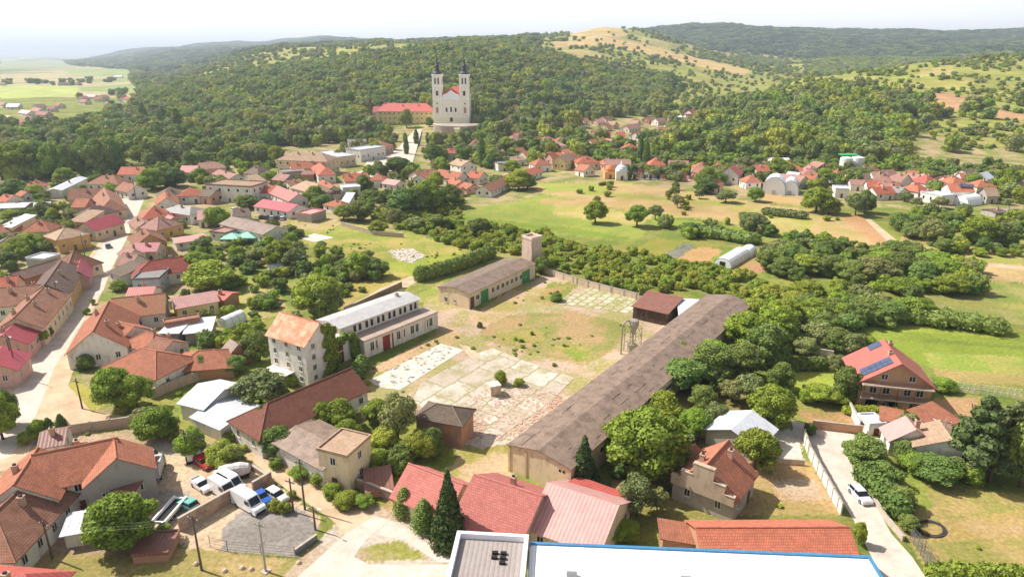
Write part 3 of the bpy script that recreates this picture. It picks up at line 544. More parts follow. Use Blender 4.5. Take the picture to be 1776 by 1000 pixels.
def window_mesh(w, h):
    k = (round(w, 1), round(h, 1))
    if k not in WINM:
        f = MB(); t = .09
        for a in ((-w/2, 0, -w/2 + t, h), (w/2 - t, 0, w/2, h), (-w/2, 0, w/2, t), (-w/2, h - t, w/2, h), (-t/2, 0, t/2, h)): f.box(a[0], -.06, a[1], a[2], .0, a[3])
        f.box(-w/2 - .08, -.14, -.08, w/2 + .08, 0, -.003)
        g = MB(); g.box(-w/2 + .05, -.035, .05, w/2 - .05, .01, h - .05)
        WINM[k] = (f.mesh('window', FRAMEW), g.mesh('pane', GLASS))
    return WINM[k]
def add_window(parent, x, y, z, rz, w=1.0, h=1.3, pane=True):
    a, b = window_mesh(w, h)
    if pane:
        o = obj('window', a, parent, (x, y, z), rz); obj('pane', b, o)
    else: obj('window', b, parent, (x, y, z), rz)
DOORM = {}
def add_door(parent, x, y, z, rz, w=1.0, h=2.1, col='#6d4630', name='door'):
    k = (w, h, col)
    if k not in DOORM:
        m = MB().box(-w/2, -.07, 0, w/2, .01, h)
        for i in range(1, 3): m.box(-w/2 + .1, -.09, h * (.05 + .32 * (i - 1) + .02), w/2 - .1, -.069, h * (.3 + .32 * (i - 1)))
        DOORM[k] = m.mesh(name, plain(col, .6))
    return obj(name, DOORM[k], parent, (x, y, z), rz)
CHM = MB().box(-.35, -.35, 0, .35, .35, 1.9).box(-.42, -.42, 1.9, .42, .42, 2.05).box(-.18, -.18, 2.05, .18, .18, 2.25, 1).mesh('chimney', [wallmat('#b89a84'), DARK])
def house_parts(root, L, w, wh, rh, kind, roof, wall, lx=0, ly=0, lr=0, near=True, chim=1, oh=.45, win=1, storeys=1, door=True, base=-1.0, winside='all', brick=None, wcol=None):
    wm = wallmat(WC[wall][0] if wcol is None else wcol, brick=brick); rc = RC[roof]; rm = roofmat(*rc)
    a, b = L / 2, w / 2; M = MB()
    gl = kind in ('g', 'h2'); gr = kind in ('g', 'h1')
    if kind == 'f':
        M.box(-a, -b, base, a, b, wh); W = M.build('wall', wm, root, (lx, ly, 0), lr)
        Rf = MB().box(-a - .15, -b - .15, wh + .002, a + .15, b + .15, wh + .25)
        for q in ((-a - .15, -b - .15, a + .15, -b + .1), (-a - .15, b - .1, a + .15, b + .15), (-a - .15, -b + .1, -a + .1, b - .1), (a - .1, -b + .1, a + .15, b - .1)): Rf.box(q[0], q[1], wh + .25, q[2], q[3], wh + .25 + rh)
        rf = Rf.build('roof', rm, root, (lx, ly, 0), lr)
    elif kind == 's':      # single slope, high side at +y
        M.poly([(-a, -b, base), (a, -b, base), (a, -b, wh), (-a, -b, wh)]); M.poly([(a, b, base), (-a, b, base), (-a, b, wh + rh), (a, b, wh + rh)])
        M.poly([(a, -b, base), (a, b, base), (a, b, wh + rh), (a, -b, wh)]); M.poly([(-a, b, base), (-a, -b, base), (-a, -b, wh), (-a, b, wh + rh)])
        W = M.build('wall', wm, root, (lx, ly, 0), lr); s = rh / w; z0 = wh - oh * s; z1 = wh + rh + oh * s; e = a + oh
        Rf = MB(); lo = [(-e, -b - oh, z0), (e, -b - oh, z0), (e, b + oh, z1), (-e, b + oh, z1)]; hi = [(x, y, z + .15) for x, y, z in lo]
        Rf.poly(hi); Rf.poly([(x, y, z + .02) for x, y, z in lo][::-1])
        for i in range(4): j = (i + 1) % 4; Rf.poly([lo[i], lo[j], hi[j], hi[i]])
        rf = Rf.build('roof', rm, root, (lx, ly, 0), lr)
    else:
        for sy in (1, -1): q = [(-a, sy * b, base), (a, sy * b, base), (a, sy * b, wh), (-a, sy * b, wh)]; M.poly(q if sy < 0 else q[::-1])
        for sx, g in ((1, gr), (-1, gl)):
            q = [(sx * a, -b, base), (sx * a, b, base), (sx * a, b, wh)] + ([(sx * a, 0, wh + rh)] if g else []) + [(sx * a, -b, wh)]; M.poly(q if sx > 0 else q[::-1])
        W = M.build('wall', wm, root, (lx, ly, 0), lr)
        sl = rh / b; z0 = wh - oh * sl; zr = wh + rh; t = .16; e = a + oh; f_ = b + oh
        xl = -e if gl else -a + min(b, a * .95); xr = e if gr else a - min(b, a * .95)
        Rf = MB()
        def top(dz, flip):
            c = [(-e, -f_, z0 + dz), (e, -f_, z0 + dz), (e, f_, z0 + dz), (-e, f_, z0 + dz)]; r1 = (xl, 0, zr + dz); r2 = (xr, 0, zr + dz)
            fs = [[c[0], c[1], r2, r1], [c[2], c[3], r1, r2]]
            if not gl: fs.append([c[3], c[0], r1])
            if not gr: fs.append([c[1], c[2], r2])
            for q in fs: Rf.poly(q[::-1] if flip else q)
            return c, r1, r2
        ct, r1t, r2t = top(t, False); cb, r1b, r2b = top(.02, True)
        pt = [ct[0], ct[1]] + ([r2t] if gr else []) + [ct[2], ct[3]] + ([r1t] if gl else []); pb = [cb[0], cb[1]] + ([r2b] if gr else []) + [cb[2], cb[3]] + ([r1b] if gl else [])
        for i in range(len(pt)): j = (i + 1) % len(pt); Rf.poly([pb[i], pb[j], pt[j], pt[i]])
        rf = Rf.build('roof', rm, root, (lx, ly, 0), lr)
        if near and rc[1] == 'tile':
            rcp = MB().tube((xl, 0, zr + t), (xr, 0, zr + t), .14, n=6); 
            for (sx, g, x0) in ((1, gr, xr), (-1, gl, xl)):
                if not g:
                    for sy in (1, -1): rcp.tube((x0, 0, zr + t), (sx * e, sy * f_, z0 + t), .12, n=6)
            rcp.build('ridge_cap', plain(rc[0], .85, var=.3), rf)
        for i in range(chim):
            cx = (xl * .8 + (xr - xl) * .8 * (i + .5) / chim); s = -1 if (i + int(L)) % 2 else 1; obj('chimney', CHM, rf, (cx, s * b * .3, zr - rh * .3 - .6))
    if win:
        st = (wh - .3) / storeys
        for sy in (-1, 1):
            if winside == 'near' and sy > 0: continue
            ang = 0 if sy < 0 else math.pi; n = max(1, int(L / (3.2 if near else 4.0)))
            for s in range(storeys):
                for i in range(n):
                    x = -a + L * (i + .5) / n; dr = door and s == 0 and i == n // 2 and sy < 0
                    hh = min(1.35, st * .5)
                    if dr: add_door(W, x, sy * (b + .003), 0, ang, 1.0, min(2.1, st * .8))
                    else: add_window(W, x, sy * (b + .003), .3 + s * st + st * .34, ang, 1.05, hh, near)
        for sx in (-1, 1):
            ang = math.pi / 2 * sx; n = max(1, int(w / 3.6))
            for s in range(storeys):
                for i in range(n):
                    y = -b + w * (i + .5) / n; add_window(W, sx * (a + .003), y, .3 + s * st + st * .34, ang, 1.0, min(1.35, st * .5), near)
    return W, rf
def H(x1, y1, x2, y2, w, wh, rh, kind, roof, wall, desc=None, cat='house', name='house', root=None, group='houses and outbuildings of the village', **kw):
    """ridge end pixels, width, wall height, rise."""
    g = GT((x1 + x2) / 2, (y1 + y2) / 2 + 4); b0 = g.z if g.z > .5 else 0
    if b0: k = GT((x1 + x2) / 2, (y1 + y2) / 2 + (wh + rh) * F / max(proj(*g)[2], 50)); b0 = max(0, k.z)
    zt = b0 + wh + rh + (.16 if kind != 'f' else .25)
    if kind == 's': zt = b0 + wh + rh * .5
    A = G(x1, y1, zt); B = G(x2, y2, zt); d = B - A; L = max(d.length, 3.0); ang = math.atan2(d.y, d.x); C = (A + B) / 2
    if math.cos(ang) < 0: ang += math.pi
    lft = (x1 < x2) == (math.cos(math.atan2(d.y, d.x)) > 0)
    if C.y > 185 and group == 'houses and outbuildings of the village' and kind in 'hgh1h2': w *= .88; wh *= .9; rh *= .92
    if kind in ('h', 'h1', 'h2') and C.y > 185: L = max(L, w * 1.05)
    elif kind in ('h', 'h1', 'h2'):
        if kind == 'h': L += w
        else:
            L += w / 2; s = 1 if kind == 'h2' else -1       # h1 hips the left end, h2 the right end
            C = C + Vector((math.cos(ang), math.sin(ang), 0)) * (w / 4 * s)
            kind = 'h1' if s < 0 else 'h2'
    C.z = b0; near = C.y < 260; dist = C.y
    kw.setdefault('near', near); kw.setdefault('chim', 1 if dist < 450 else 0)
    FOOT.append((C.x, C.y, math.cos(ang), math.sin(ang), L / 2, w / 2))
    if root is None:
        root = thing(name, C, ang)
        size = 'small' if L * w < 70 else ('long' if L > 2.6 * w else 'large' if L * w > 220 else 'mid sized')
        sh = {'g': 'gabled', 'h': 'hipped', 'h1': 'half hipped', 'h2': 'half hipped', 'f': 'flat roofed', 's': 'lean-to'}[kind]
        wn = WC[wall][1] if 'wcol' not in kw else 'plaster'
        de = f'{size} {wn} walled {cat}, {sh} {RN[roof]} roof' if kind != 'f' else f'{size} {wn} walled flat roofed {cat}'
        tag(root, desc or de, cat, group, fixed=desc is not None, at=((x1 + x2) / 2, (y1 + y2) / 2))
        house_parts(root, L, w, wh, rh, kind, roof, wall, **kw)
    else:
        ra = root.rotation_euler[2]; q = Matrix.Rotation(-ra, 4, 'Z') @ (C - root.location)
        house_parts(root, L, w, wh, rh, kind, roof, wall, q.x, q.y, ang - ra, **kw)
    return root
O = 'orange'
H(0,311,30,311,9,3.2,2.6,'g','brown','w'); H(52,310,72,309,8,3.5,3,'h','red','w'); H(36,328,46,331,7,3,2,'g',O,'w')
H(92,325,138,304,7,4,1,'g','white','w',cat='barn',name='barn',win=0)
H(160,301,214,302,12,4.2,3.6,'h','brown','w',chim=3); H(214,313,236,318,10,4,3,'g','brown','w')
H(122,325,180,323,11,4,4,'g','brown','c'); H(180,322,192,345,11,4.5,4,'h2','brown','c'); 
H(0,352,50,350,12,3.5,.8,'g','white','g',cat='hall',name='hall'); H(60,350,86,348,7,3,1,'g','white','w')
H(138,359,190,349,10,4.4,3,'h','dark','p'); H(145,382,196,369,10,4.6,2.8,'g','crimson','c','long crimson roofed cream house at the left kerb of the main street')
H(45,378,92,377,10,4,3.5,'h',O,'c'); H(0,389,36,386,7,3,2,'g',O,'w'); H(84,396,140,386,11,5.5,2.6,'h','tan','o'); H(4,407,34,404,10,3.5,2.5,'h','slate','c')
H(211,287,250,287,12,4,3.4,'g','bright','w',chim=2); H(258,291,298,287,12,4,3.5,'h','pink','w'); H(316,285,343,285,10,4,3,'g','red','p'); H(345,280,388,277,11,5,3,'h2','pink','p')
H(270,324,318,320,12,4,3.6,'h','slate','w'); H(318,323,340,322,11,4.2,3,'h','bright','w'); H(286,330,288,340,10,3.8,3,'g',O,'w')
H(296,350,345,357,11,4.5,2.2,'h','grey','w'); H(262,354,272,353,12,4,4,'h','bright','c'); H(262,375,288,369,12,4.5,3.5,'h','pink','o')
H(246,388,258,402,11,5,3.5,'h1','brown','o'); H(300,411,352,404,9,3,.9,'g','rose','w',chim=0); H(276,364,300,374,6,3,1.5,'g','red','c')
H(236,372,250,383,7,4,2,'g','pink','c')
H(437,283,456,285,12,4,4,'h','slate','w'); H(490,258,576,261,16,8.6,4.2,'h','tan','c','large cream two storey school with arched windows and weathered roof',cat='school',name='school',storeys=2,chim=3)
H(556,262,602,270,12,6,.4,'f','white','c'); H(612,258,655,252,14,7,.5,'f','white','w','white arcaded hall with dark parapet beside the church square',cat='hall',name='hall',winside='near')
H(603,240,634,239,10,5,2,'g','grey','c'); H(640,241,672,243,14,6,3.2,'h',O,'p')
H(503,280,552,277,11,5,3,'g',O,'c',chim=3); H(552,278,566,291,10,5,3,'h','bright','w'); H(487,296,525,293,10,4,.4,'f','grey','g'); H(526,294,546,294,9,4,1.5,'g','rust','b')
H(372,314,450,318,13,7.5,.5,'f','tan','w','white two storey concrete block with flat roof and balcony',cat='building',name='flat_roofed_building',storeys=2)
H(452,318,478,319,10,4.5,2.8,'g','bright','w'); H(478,318,517,333,10,4.5,2.8,'g','red','w',chim=0); H(457,343,516,352,12,3.5,2.2,'g','crimson','w','crimson roofed long bungalow in the courtyard behind the flat block',chim=0)
H(496,311,520,308,9,4,2,'g','brown','w'); H(520,308,562,318,12,4.5,3.4,'h','tan','w'); H(560,309,578,320,9,4,2.6,'g',O,'w'); H(558,328,588,326,8,3,1.5,'g','brown','w')
H(596,299,636,297,11,4.2,3.2,'g','bright','c',chim=3); H(645,299,666,299,9,4,2.8,'h',O,'w'); H(672,308,694,311,9,3.5,1.8,'g','rose','w'); H(592,322,622,320,9,4,.4,'f','white','w')
H(573,342,602,348,9,3.5,2,'h',O,'w'); H(402,373,477,390,12,4.5,1.8,'g','fibre','w','long white walled shed with grey brown corrugated roof near the parked cars',cat='shed',name='shed',chim=0)
H(376,396,402,399,7,3,.4,'f','pink','w',cat='shed',name='shed'); H(527,364,552,367,9,3,.5,'f','rose','g',cat='shed',name='shed',win=0)
H(380,292,410,300,9,3.2,2,'g','pink','w'); H(770,254,792,254,12,5,3,'h','bright','w',storeys=1); H(793,272,812,276,11,7,2.5,'g','tan','w','white gabled two storey house standing above the orange roofed row',storeys=2)
H(718,295,752,290,11,4,2.8,'g','brown','w'); H(728,300,757,292,10,4,2.6,'g',O,'w'); H(762,291,802,297,11,4,3,'g',O,'w'); H(817,294,838,296,10,4,2.8,'g','bright','w'); H(786,306,800,312,8,3,2,'g','bright','p')
H(838,320,872,305,9,3.5,2.4,'g','brown','w',chim=0); H(872,303,930,287,9,3.5,2.4,'g','bright','w','long narrow orange roofed row house stretching from the brown roof to the fields'); 
H(928,273,946,272,11,4.5,3.2,'h',O,'w'); H(952,263,962,262,8,5,3,'g',O,'p'); H(970,268,986,262,9,5.5,3.5,'g','tan','y'); H(998,270,1037,269,12,4.5,3,'h','bright','c',chim=2); H(1046,273,1062,272,10,4,3,'h',O,'p')
H(892,233,910,231,10,4.5,3.5,'h','dark','w'); H(938,236,958,234,10,4,2.6,'h','pink','w'); H(955,245,975,243,11,4,2.6,'h','rose','w'); H(966,236,980,234,9,4,3,'h',O,'w'); H(862,256,874,258,8,3.5,2.4,'g',O,'w'); H(892,255,906,254,9,3.5,2.4,'g',O,'p')
H(822,243,826,238,9,5.5,3.5,'g',O,'w'); H(786,321,800,322,8,3,1.8,'g','red','p'); H(806,314,820,317,9,3,2,'g',O,'p'); H(884,270,906,268,9,4,2,'g','tan','w'); H(860,281,882,280,10,4,.4,'f','grey','w')
H(1050,274,1092,274,11,4.5,2.6,'g','pink','w'); H(1133,270,1145,270,10,5,4,'h','bright','w'); H(1160,276,1194,277,10,3.4,2,'g','pink','g'); H(1210,279,1226,279,10,4,3,'h',O,'c'); H(1243,280,1251,280,9,4,3.4,'h','bright','c')
H(1266,287,1274,282,11,5.5,4,'g','red','w'); H(1306,284,1328,283,11,4.2,3,'g','bright','w'); H(1298,299,1308,303,9,4,3,'h',O,'w'); H(1330,309,1372,309,9,4,2.5,'h','bright','w'); H(1337,272,1366,272,10,4,.8,'g','white','w',chim=0)
H(1376,300,1396,303,10,4,2.8,'g','pink','w'); H(1398,297,1418,299,10,4,3,'g',O,'w'); H(1400,289,1416,290,10,4,2.5,'g','crimson','w'); H(1445,291,1458,293,9,4,3,'h',O,'w'); H(1476,300,1490,300,9,3.5,2.5,'g','brown','w')
H(1475,309,1500,310,9,3.5,2,'g','pink','w'); H(1528,297,1540,298,10,5,3.5,'h','pink','g'); H(1553,296,1566,298,10,5.5,3.6,'h1','pink','w'); H(1575,293,1592,294,10,4,2.6,'g',O,'b'); H(1600,299,1616,302,11,5,3.4,'h','red','w'); H(1584,313,1596,315,10,4,3.4,'h','bright','w')
H(1636,303,1650,302,9,4,3,'g',O,'w'); H(1650,300,1664,303,10,5,3.4,'h',O,'w'); HS = H(1644,315,1684,316,11,5.5,2.8,'g','bright','w','white house with solar panels on its orange roof at the foot of the right hill',winside='near')
H(1697,308,1712,308,10,5,3,'h',O,'w'); H(1513,322,1545,321,9,3.5,2.6,'g','bright','w'); H(1547,320,1568,323,10,3.8,2,'g','grey','w'); H(1616,335,1638,333,11,4,.4,'f','white','w'); H(1598,327,1618,327,8,3.5,1.6,'g','red','p'); H(1447,323,1470,324,9,4,.4,'f','white','w')
H(1760,310,1776,309,10,4,3,'g','tan','w'); H(1716,362,1736,361,8,2.2,.6,'g','dark','g',cat='shed',name='shed',win=0); H(1742,360,1760,363,8,2.2,.6,'g','grey','g',cat='shed',name='shed',win=0); H(1764,333,1790,334,12,3,.4,'f','grey','w')
H(1418,286,1432,285,8,3.5,2.2,'g',O,'w'); H(1504,318,1520,319,8,4,.3,'f','white','l'); H(1690,298,1700,300,8,3.5,2.4,'g','pink','w')
# village up the valley and on the hills
for q in [(1000,246,1012,246,'rose','w'),(1022,242,1032,241,O,'w'),(1040,240,1054,239,'bright','w'),(1070,229,1082,229,'red','w'),(1052,240,1062,241,'pink','c'),(1092,208,1108,209,'tan','w'),(1084,217,1104,214,'pink','w'),(1100,229,1124,226,'red','w'),(1128,224,1134,224,'rose','w'),
    (1120,203,1132,202,'pink','b'),(1136,205,1150,204,'pink','w'),(1160,201,1176,201,'white','w'),(1180,200,1184,202,'white','w'),(1142,220,1162,220,O,'w'),(1158,212,1178,211,O,'w'),(1188,198,1206,197,'crimson','w'),(1194,191,1206,190,'crimson','w'),(1222,192,1228,192,'pink','w'),
    (1020,188,1036,187,'rose','w'),(926,176,940,175,'tan','c'),(945,189,956,188,'dark','c'),(890,182,896,181,O,'w'),(965,215,978,213,'pink','c'),(1030,230,1042,229,O,'w'),(1296,163,1302,163,'red','w'),(1310,161,1318,161,'rose','w'),(984,240,994,239,'pink','w'),
    (848,206,858,204,'pink','w'),(864,210,880,206,'rose','w'),(880,203,890,202,'pink','w'),(905,262,914,261,O,'w'),(870,240,880,240,'tan','w'),
    (2,199,18,201,'rose','w'),(8,205,26,208,O,'w'),(30,207,50,210,O,'w'),(44,200,56,203,'pink','w'),(38,190,54,192,'rose','w'),(58,186,72,188,'pink','w'),(66,193,84,194,'pink','p'),(60,181,76,180,'pink','w'),(84,184,96,184,'pink','w'),(98,178,106,179,O,'w'),(14,180,34,180,'white','w'),(0,176,10,178,'pink','w'),
    (138,167,150,166,'pink','w'),(150,164,166,164,'rose','w'),(166,168,178,168,O,'w'),(172,165,184,164,'pink','w'),(210,168,220,167,'red','w'),(218,168,230,169,O,'w'),(140,172,152,173,'pink','w'),(182,176,188,176,'pink','w'),(200,131,212,131,'white','w'),(0,143,8,143,'pink','w'),(102,143,122,143,'dark','g'),(122,142,138,143,'dark','g')]:
    H(q[0],q[1],q[2],q[3],9,3.4,2.8,'g',q[4],q[5],near=False,chim=0,win=1,winside='near',group='distant houses at the valley edges')
for i in range(14):
    x = 662 + i * 8.2; y = 78 + (i * 37 % 5) * 1.6; H(x,y,x + 6,y - .5,16,6,6,'g',('red','pink','tan')[i % 3],('w','c')[i % 2],near=False,chim=0,win=0,group='distant houses on the plateau')
H(-8,222,108,220,12,6,1.4,'g','slate','g','long grey barrack block half hidden behind the left tree belt',cat='barracks',name='barracks',near=False,winside='near'); H(-10,246,120,243,10,4,1.4,'g','slate','g','second long grey barrack roof between the two left tree belts',cat='barracks',name='barracks',near=False,winside='near')
H(190,227,204,227,9,4,3,'g','pink','p'); H(184,267,200,269,9,4,3,'g','pink','w'); H(0,255,12,254,9,4,3,'g','tan','p')
H(660,206,686,204,8,3,.6,'g','rose','w',cat='shelter',name='shelter',win=0)
rg = random.Random(21)
for i in range(46):
    x = rg.uniform(835, 1100); y = rg.uniform(208, 262) - (x - 835) * .03; p = GT(x, y + 4)
    if infoot(p.x, p.y, 7): continue
    a = rg.uniform(7, 15); H(x, y, x + a, y + rg.uniform(-1.5, 1.5), rg.uniform(7, 10), 3.4, 2.7, rg.choice('ghg'), rg.choice(['pink', O, 'rose', 'bright', 'tan', 'red', 'brown']), rg.choice('wwwcp'), near=False, chim=0, winside='near', group='distant houses at the valley edges')
def filler(n, x0, x1, y0, y1, seed, pad, sl=0.0):
    rg = random.Random(seed)
    for i in range(n):
        x = rg.uniform(x0, x1); y = rg.uniform(y0, y1) + (x - x0) * sl; p = GT(x, y + 6)
        if infoot(p.x, p.y, pad) or any(inpoly(np.array([p.x + ex]), p.y + ey, r)[0] for r in ROADS for ex in (-6, 6) for ey in (-6, 6)): continue
        a = rg.uniform(12, 26); H(x, y, x + a, y + rg.uniform(-3, 3), rg.uniform(8, 10.5), rg.uniform(3.2, 4.4), rg.uniform(2.2, 3.2), rg.choice('gghgs'), rg.choice(['pink', O, 'rose', 'bright', 'tan', 'brown', 'slate', 'white', 'orange']), rg.choice('wwwcpg'), chim=rg.choice((0, 1)))
filler(60, 1205, 1720, 283, 318, 5, 4.5, .012); filler(26, 355, 690, 286, 345, 6, 4.5); filler(22, 0, 200, 312, 400, 8, 4.5); filler(16, 250, 420, 300, 400, 9, 4.5); filler(16, 860, 1040, 262, 292, 12, 4)
# left street fronts
H(106,437,148,428,11,4.2,4,'h','brown','c'); H(141,440,133,466,5.5,3.8,2.4,'g','crimson','p','narrow crimson fronted house at the left kerb with its gable to the street')
H(20,470,96,447,8,4,1.6,'g','dark','b','long low brown yard wing with peeling brick walls',chim=0); H(106,452,78,492,9.5,4.8,3.2,'g','dark','o','ochre gabled street house with long dark brown roof'); H(80,493,24,550,10,4.6,3.0,'g','brown','c','long brown roofed street house with row of chimneys on its ridge',chim=4)
H(0,499,74,493,12,4,3,'g','brown','w',chim=2); H(0,480,30,477,10,4,3,'g','bright','w'); H(60,447,88,438,7,3.5,.4,'f','white','g',cat='shed',name='shed',win=0)
H(26,560,4,580,8.5,3.8,2.4,'g','crimson','p','crimson metal roofed pink house at the left kerb beside the double pole'); H(4,600,-22,625,9,3.8,2.4,'g','crimson','p','nearest crimson roofed pink house at the left picture edge')
# right of the street
H(226,452,334,439,11.5,4,3.2,'h1','brick','w','long red roofed house with hipped street end right of the road',chim=1); H(236,418,276,417,9,4,2,'g','crimson','c'); H(214,434,238,437,8,4,3,'g','pink','w'); H(220,423,232,430,7,4,2,'g','pink','w')
H(238,474,284,472,9,4.2,.4,'f','grey','l'); H(226,498,268,496,9,3.5,2,'g','red','w'); H(208,462,230,470,7,3.2,1.6,'s','slate','w')
A_ = H(196,517,284,508,10.5,3.8,3.2,'g','moss','w','orange L shaped street house with mossy lichen covered wing',chim=1); H(188,522,161,573,11.5,3.8,4.4,'g','orange','w',root=A_,chim=2,winside='near'); H(200,555,232,565,9,3.5,2.4,'g','orange','w')
H(254,575,264,578,7,3.2,2.2,'h','orange','w'); H(272,584,298,590,8,3.2,2,'g','brown','w'); B_ = H(246,603,270,608,10.5,3.8,2.8,'h','orange','w','hip roofed white house with pale ridge strips beside the bright street tree',chim=0)
H(300,516,370,504,9,3.6,1.4,'g','rose','y','long low yellow house with pale pink metal roof',chim=0); H(372,505,400,508,6,3,.8,'g','red','b',cat='shed',name='shed',win=0)
H(284,556,344,546,3,4.0,.3,'f','brown','b','roofless long brick wall beside the white metal sheds',cat='shed',name='shed',win=0); H(290,566,320,566,7,3,.5,'s','white','g','white metal lean-to at the brick wall',cat='shed',name='shed',win=0); H(325,566,368,562,8,2.8,.5,'s','white','g','wide white metal shed roof right of the lean-to',cat='shed',name='shed',win=0)
H(350,607,364,606,9,2.6,2.2,'h','orange','b','square pavilion with pink hipped tile roof in the garden',cat='pavilion',name='pavilion',chim=0,win=0); H(400,588,412,596,6,2.4,2.4,'g','fibre','b','tilted grey barn roof left of the mill trees',cat='barn',name='barn',chim=0,win=0)
C_ = H(346,665,386,674,10,3.4,1.5,'g','white','w','white metal roofed workshop with upper and lower section',cat='workshop',name='workshop',chim=0,win=0); H(370,697,418,716,9,2.6,.8,'g','white','w',root=C_,chim=0,win=0)
H(345,742,400,750,10,.6,.3,'f','tan','b','flat tan earth platform in front of the white workshop',cat='platform',name='platform',win=0) if False else None
H(464,698,607,638,9.6,3.8,3.0,'h1','oldred','w','long old tiled hall with sagging red brown roof in front of the mill',cat='hall',name='old_tiled_hall',chim=0)
H(515,738,598,780,9,3.4,1.0,'g','fibre','w','long ruined shed with broken grey sheet roof',cat='ruin',name='ruined_shed',chim=0,win=0)
D_ = H(572,758,622,770,6.4,6.4,.25,'f','tan','c','derelict two storey cube with flat concrete roof and empty windows',cat='ruin',name='ruined_house',storeys=2)
H(636,834,676,828,4.5,1.2,.8,'s','rust','b','low roofless brick ruin with rust stained slab',cat='ruin',name='ruined_hut',win=0)
H(768,701,774,702,5.6,4.6,1.5,'h','slate','b','square brick ruin with mossy hipped roof on the concrete yard',cat='ruin',name='ruined_hut',chim=0,win=0,brick='#9a5c48')
# foreground roofs
H(712,804,800,838,8.4,3,3.0,'g','salmon','c','pink sheet roofed house behind the tall spruce',chim=0,winside='near',name='house'); H(826,823,936,858,12.6,3.3,3.5,'g','salmon','c','large pink sheet roofed house with small grey chimney',chim=1)
H(954,837,1069,874,12.6,3.3,3.3,'g','rose','c','pale pink metal roofed house right of the two pink roofs',chim=0); H(985,838,1060,866,8,3,1.2,'g','red','b','dark red roofed lean-to behind the pale pink roof',cat='shed',name='shed',chim=0,win=0)
E_ = H(1262,764,1224,806,9.6,4.0,3.8,'g','orange','g','old grey gabled house with stepped parapet and brown tiles',chim=2); H(1203,772,1192,784,5,3.2,1.4,'g','orange','g',root=E_,chim=0)
_w = part(E_, 'wall'); _a = max(abs(v.co.x) for v in _w.data.vertices); _s = -1 if (E_.matrix_basis @ Vector((-_a, 0, 0))).y < (E_.matrix_basis @ Vector((_a, 0, 0))).y else 1
m = MB()
for k, (y0, y1, z) in enumerate(((-4.9, -3.4, 4.7), (-3.4, -1.6, 6.0), (-1.6, 1.6, 8.0), (1.6, 3.4, 6.0), (3.4, 4.9, 4.7))): m.box(_s * _a - .3 + _s * .35, y0, 3.2, _s * _a + .3 + _s * .35, y1, z).box(_s * _a - .38 + _s * .35, y0 - .05, z + .002, _s * _a + .38 + _s * .35, y1 + .05, z + .12)
m.build('stepped_parapet', wallmat('#b5a48c', '#857a6a', .5), E_)
H(1304,712,1270,742,9,3,1.8,'g','white','g','white metal roofed barn between two bright walnut trees',cat='barn',name='barn',chim=0,win=0)
H(1212,914,1468,913,9,4,2.4,'g','bright','b','long bright orange tiled barn behind the blue edged hall',cat='barn',name='barn',chim=0); H(1190,910,1196,940,7,3,.8,'s','orange','b','small orange lean-to left of the long orange barn',cat='shed',name='shed',win=0)
H(1572,722,1588,742,7,3.0,2.4,'g','rose','w'); H(1536,718,1556,722,4,2.6,.4,'s','orange','c'); H(1600,728,1640,714,5,3,1,'s','orange','w'); H(1630,730,1650,760,10,3.4,2,'g','tan','w'); H(1712,735,1762,752,9,3.4,2.2,'g','red','w')
H(1503,724,1522,723,3.6,2.0,.3,'f','white','w'); H(1592,722,1606,730,4,3,.3,'f','white','w')
# big houses at lower left
K_ = H(60,787,198,759,9,5.2,3.4,'g','orange','w','large L shaped orange tiled house at lower left with brick upper floor',chim=1,storeys=2); H(64,777,24,838,9.5,4.8,3.2,'g','orange','w',root=K_,chim=1); H(197,759,201,792,9,5.2,3.2,'g','orange','g',root=K_,chim=0)
H(42,840,-10,888,10,3.4,3.4,'h','brown','w','brown tiled hipped house at the lower left corner'); H(215,829,246,828,10,3.2,.5,'s','rust','g','wine red lean-to roof left of the parked trucks',cat='shed',name='shed',win=0)
H(74,748,112,742,6,2.8,1.2,'g','rust','w'); H(126,908,150,904,4,2.2,.4,'s','white','w','white garden canopy with red supports beside the big walnut',cat='canopy',name='canopy',win=0); H(240,940,300,936,4.5,1.2,.2,'f','rust','b','low rusty shed beside the big walnut',cat='shed',name='shed',win=0)
H(-2,990,44,994,6,3.6,2,'h','red','w','red roofed corner with white gutter at the bottom left')
# ------------------------------------------------------------------ the factory yard
def frame(ax, ay, bx, by, z):
    """local frame whose x axis runs along a roof or wall edge seen at height z; y points away from the viewer."""
    A = G(ax, ay, z); B = G(bx, by, z); d = B - A; return Vector((A.x, A.y, 0)), math.atan2(d.y, d.x), d.length
GREEN = '#3f8a4c'
Wh = H(935, 779, 1266, 511, 11.6, 4.9, 1.1, 'g', 'fibre', 'c', oh=.3, desc= 'very long warehouse with grey brown corrugated roof along the concrete yard', cat='warehouse', name='warehouse', group=None, chim=0, win=0)
_L = max(abs(v.co.x) for v in part(Wh, 'wall').data.vertices)
rf = part(Wh, 'roof'); TORN = plain('#4a3c36', .9, var=.4); rg = random.Random(5)
for i in range(90):
    y = rg.choice([-5.2, -5.0, -3.4, -3.4, -1.6, 1.7, 3.4, 3.6]) + rg.uniform(-.12, .12); x = rg.uniform(-_L, _L * .85); l = rg.uniform(.3, 1.7) ** 2 + .2
    zz = lambda yy: 6.0 + .16 - abs(yy) * 1.1 / 5.8
    MB().poly([(x, y, zz(y) + .02), (x + l, y, zz(y) + .02), (x + l, y + .14, zz(y + .14) + .02), (x, y + .14, zz(y + .14) + .02)]).build('torn_sheet_gap', TORN, rf)
wl = part(Wh, 'wall')
for i in range(14): add_window(wl, -_L + 4 + i * 6.6, -5.803, 2.6, 0, 2.4, 1.2)
for y in (-4.6, -3.9, 2.6): obj('vent_hole', window_mesh(.5, .5)[1], wl, (-_L - .003, y, 3.6), -math.pi / 2)
mbp = MB(); 
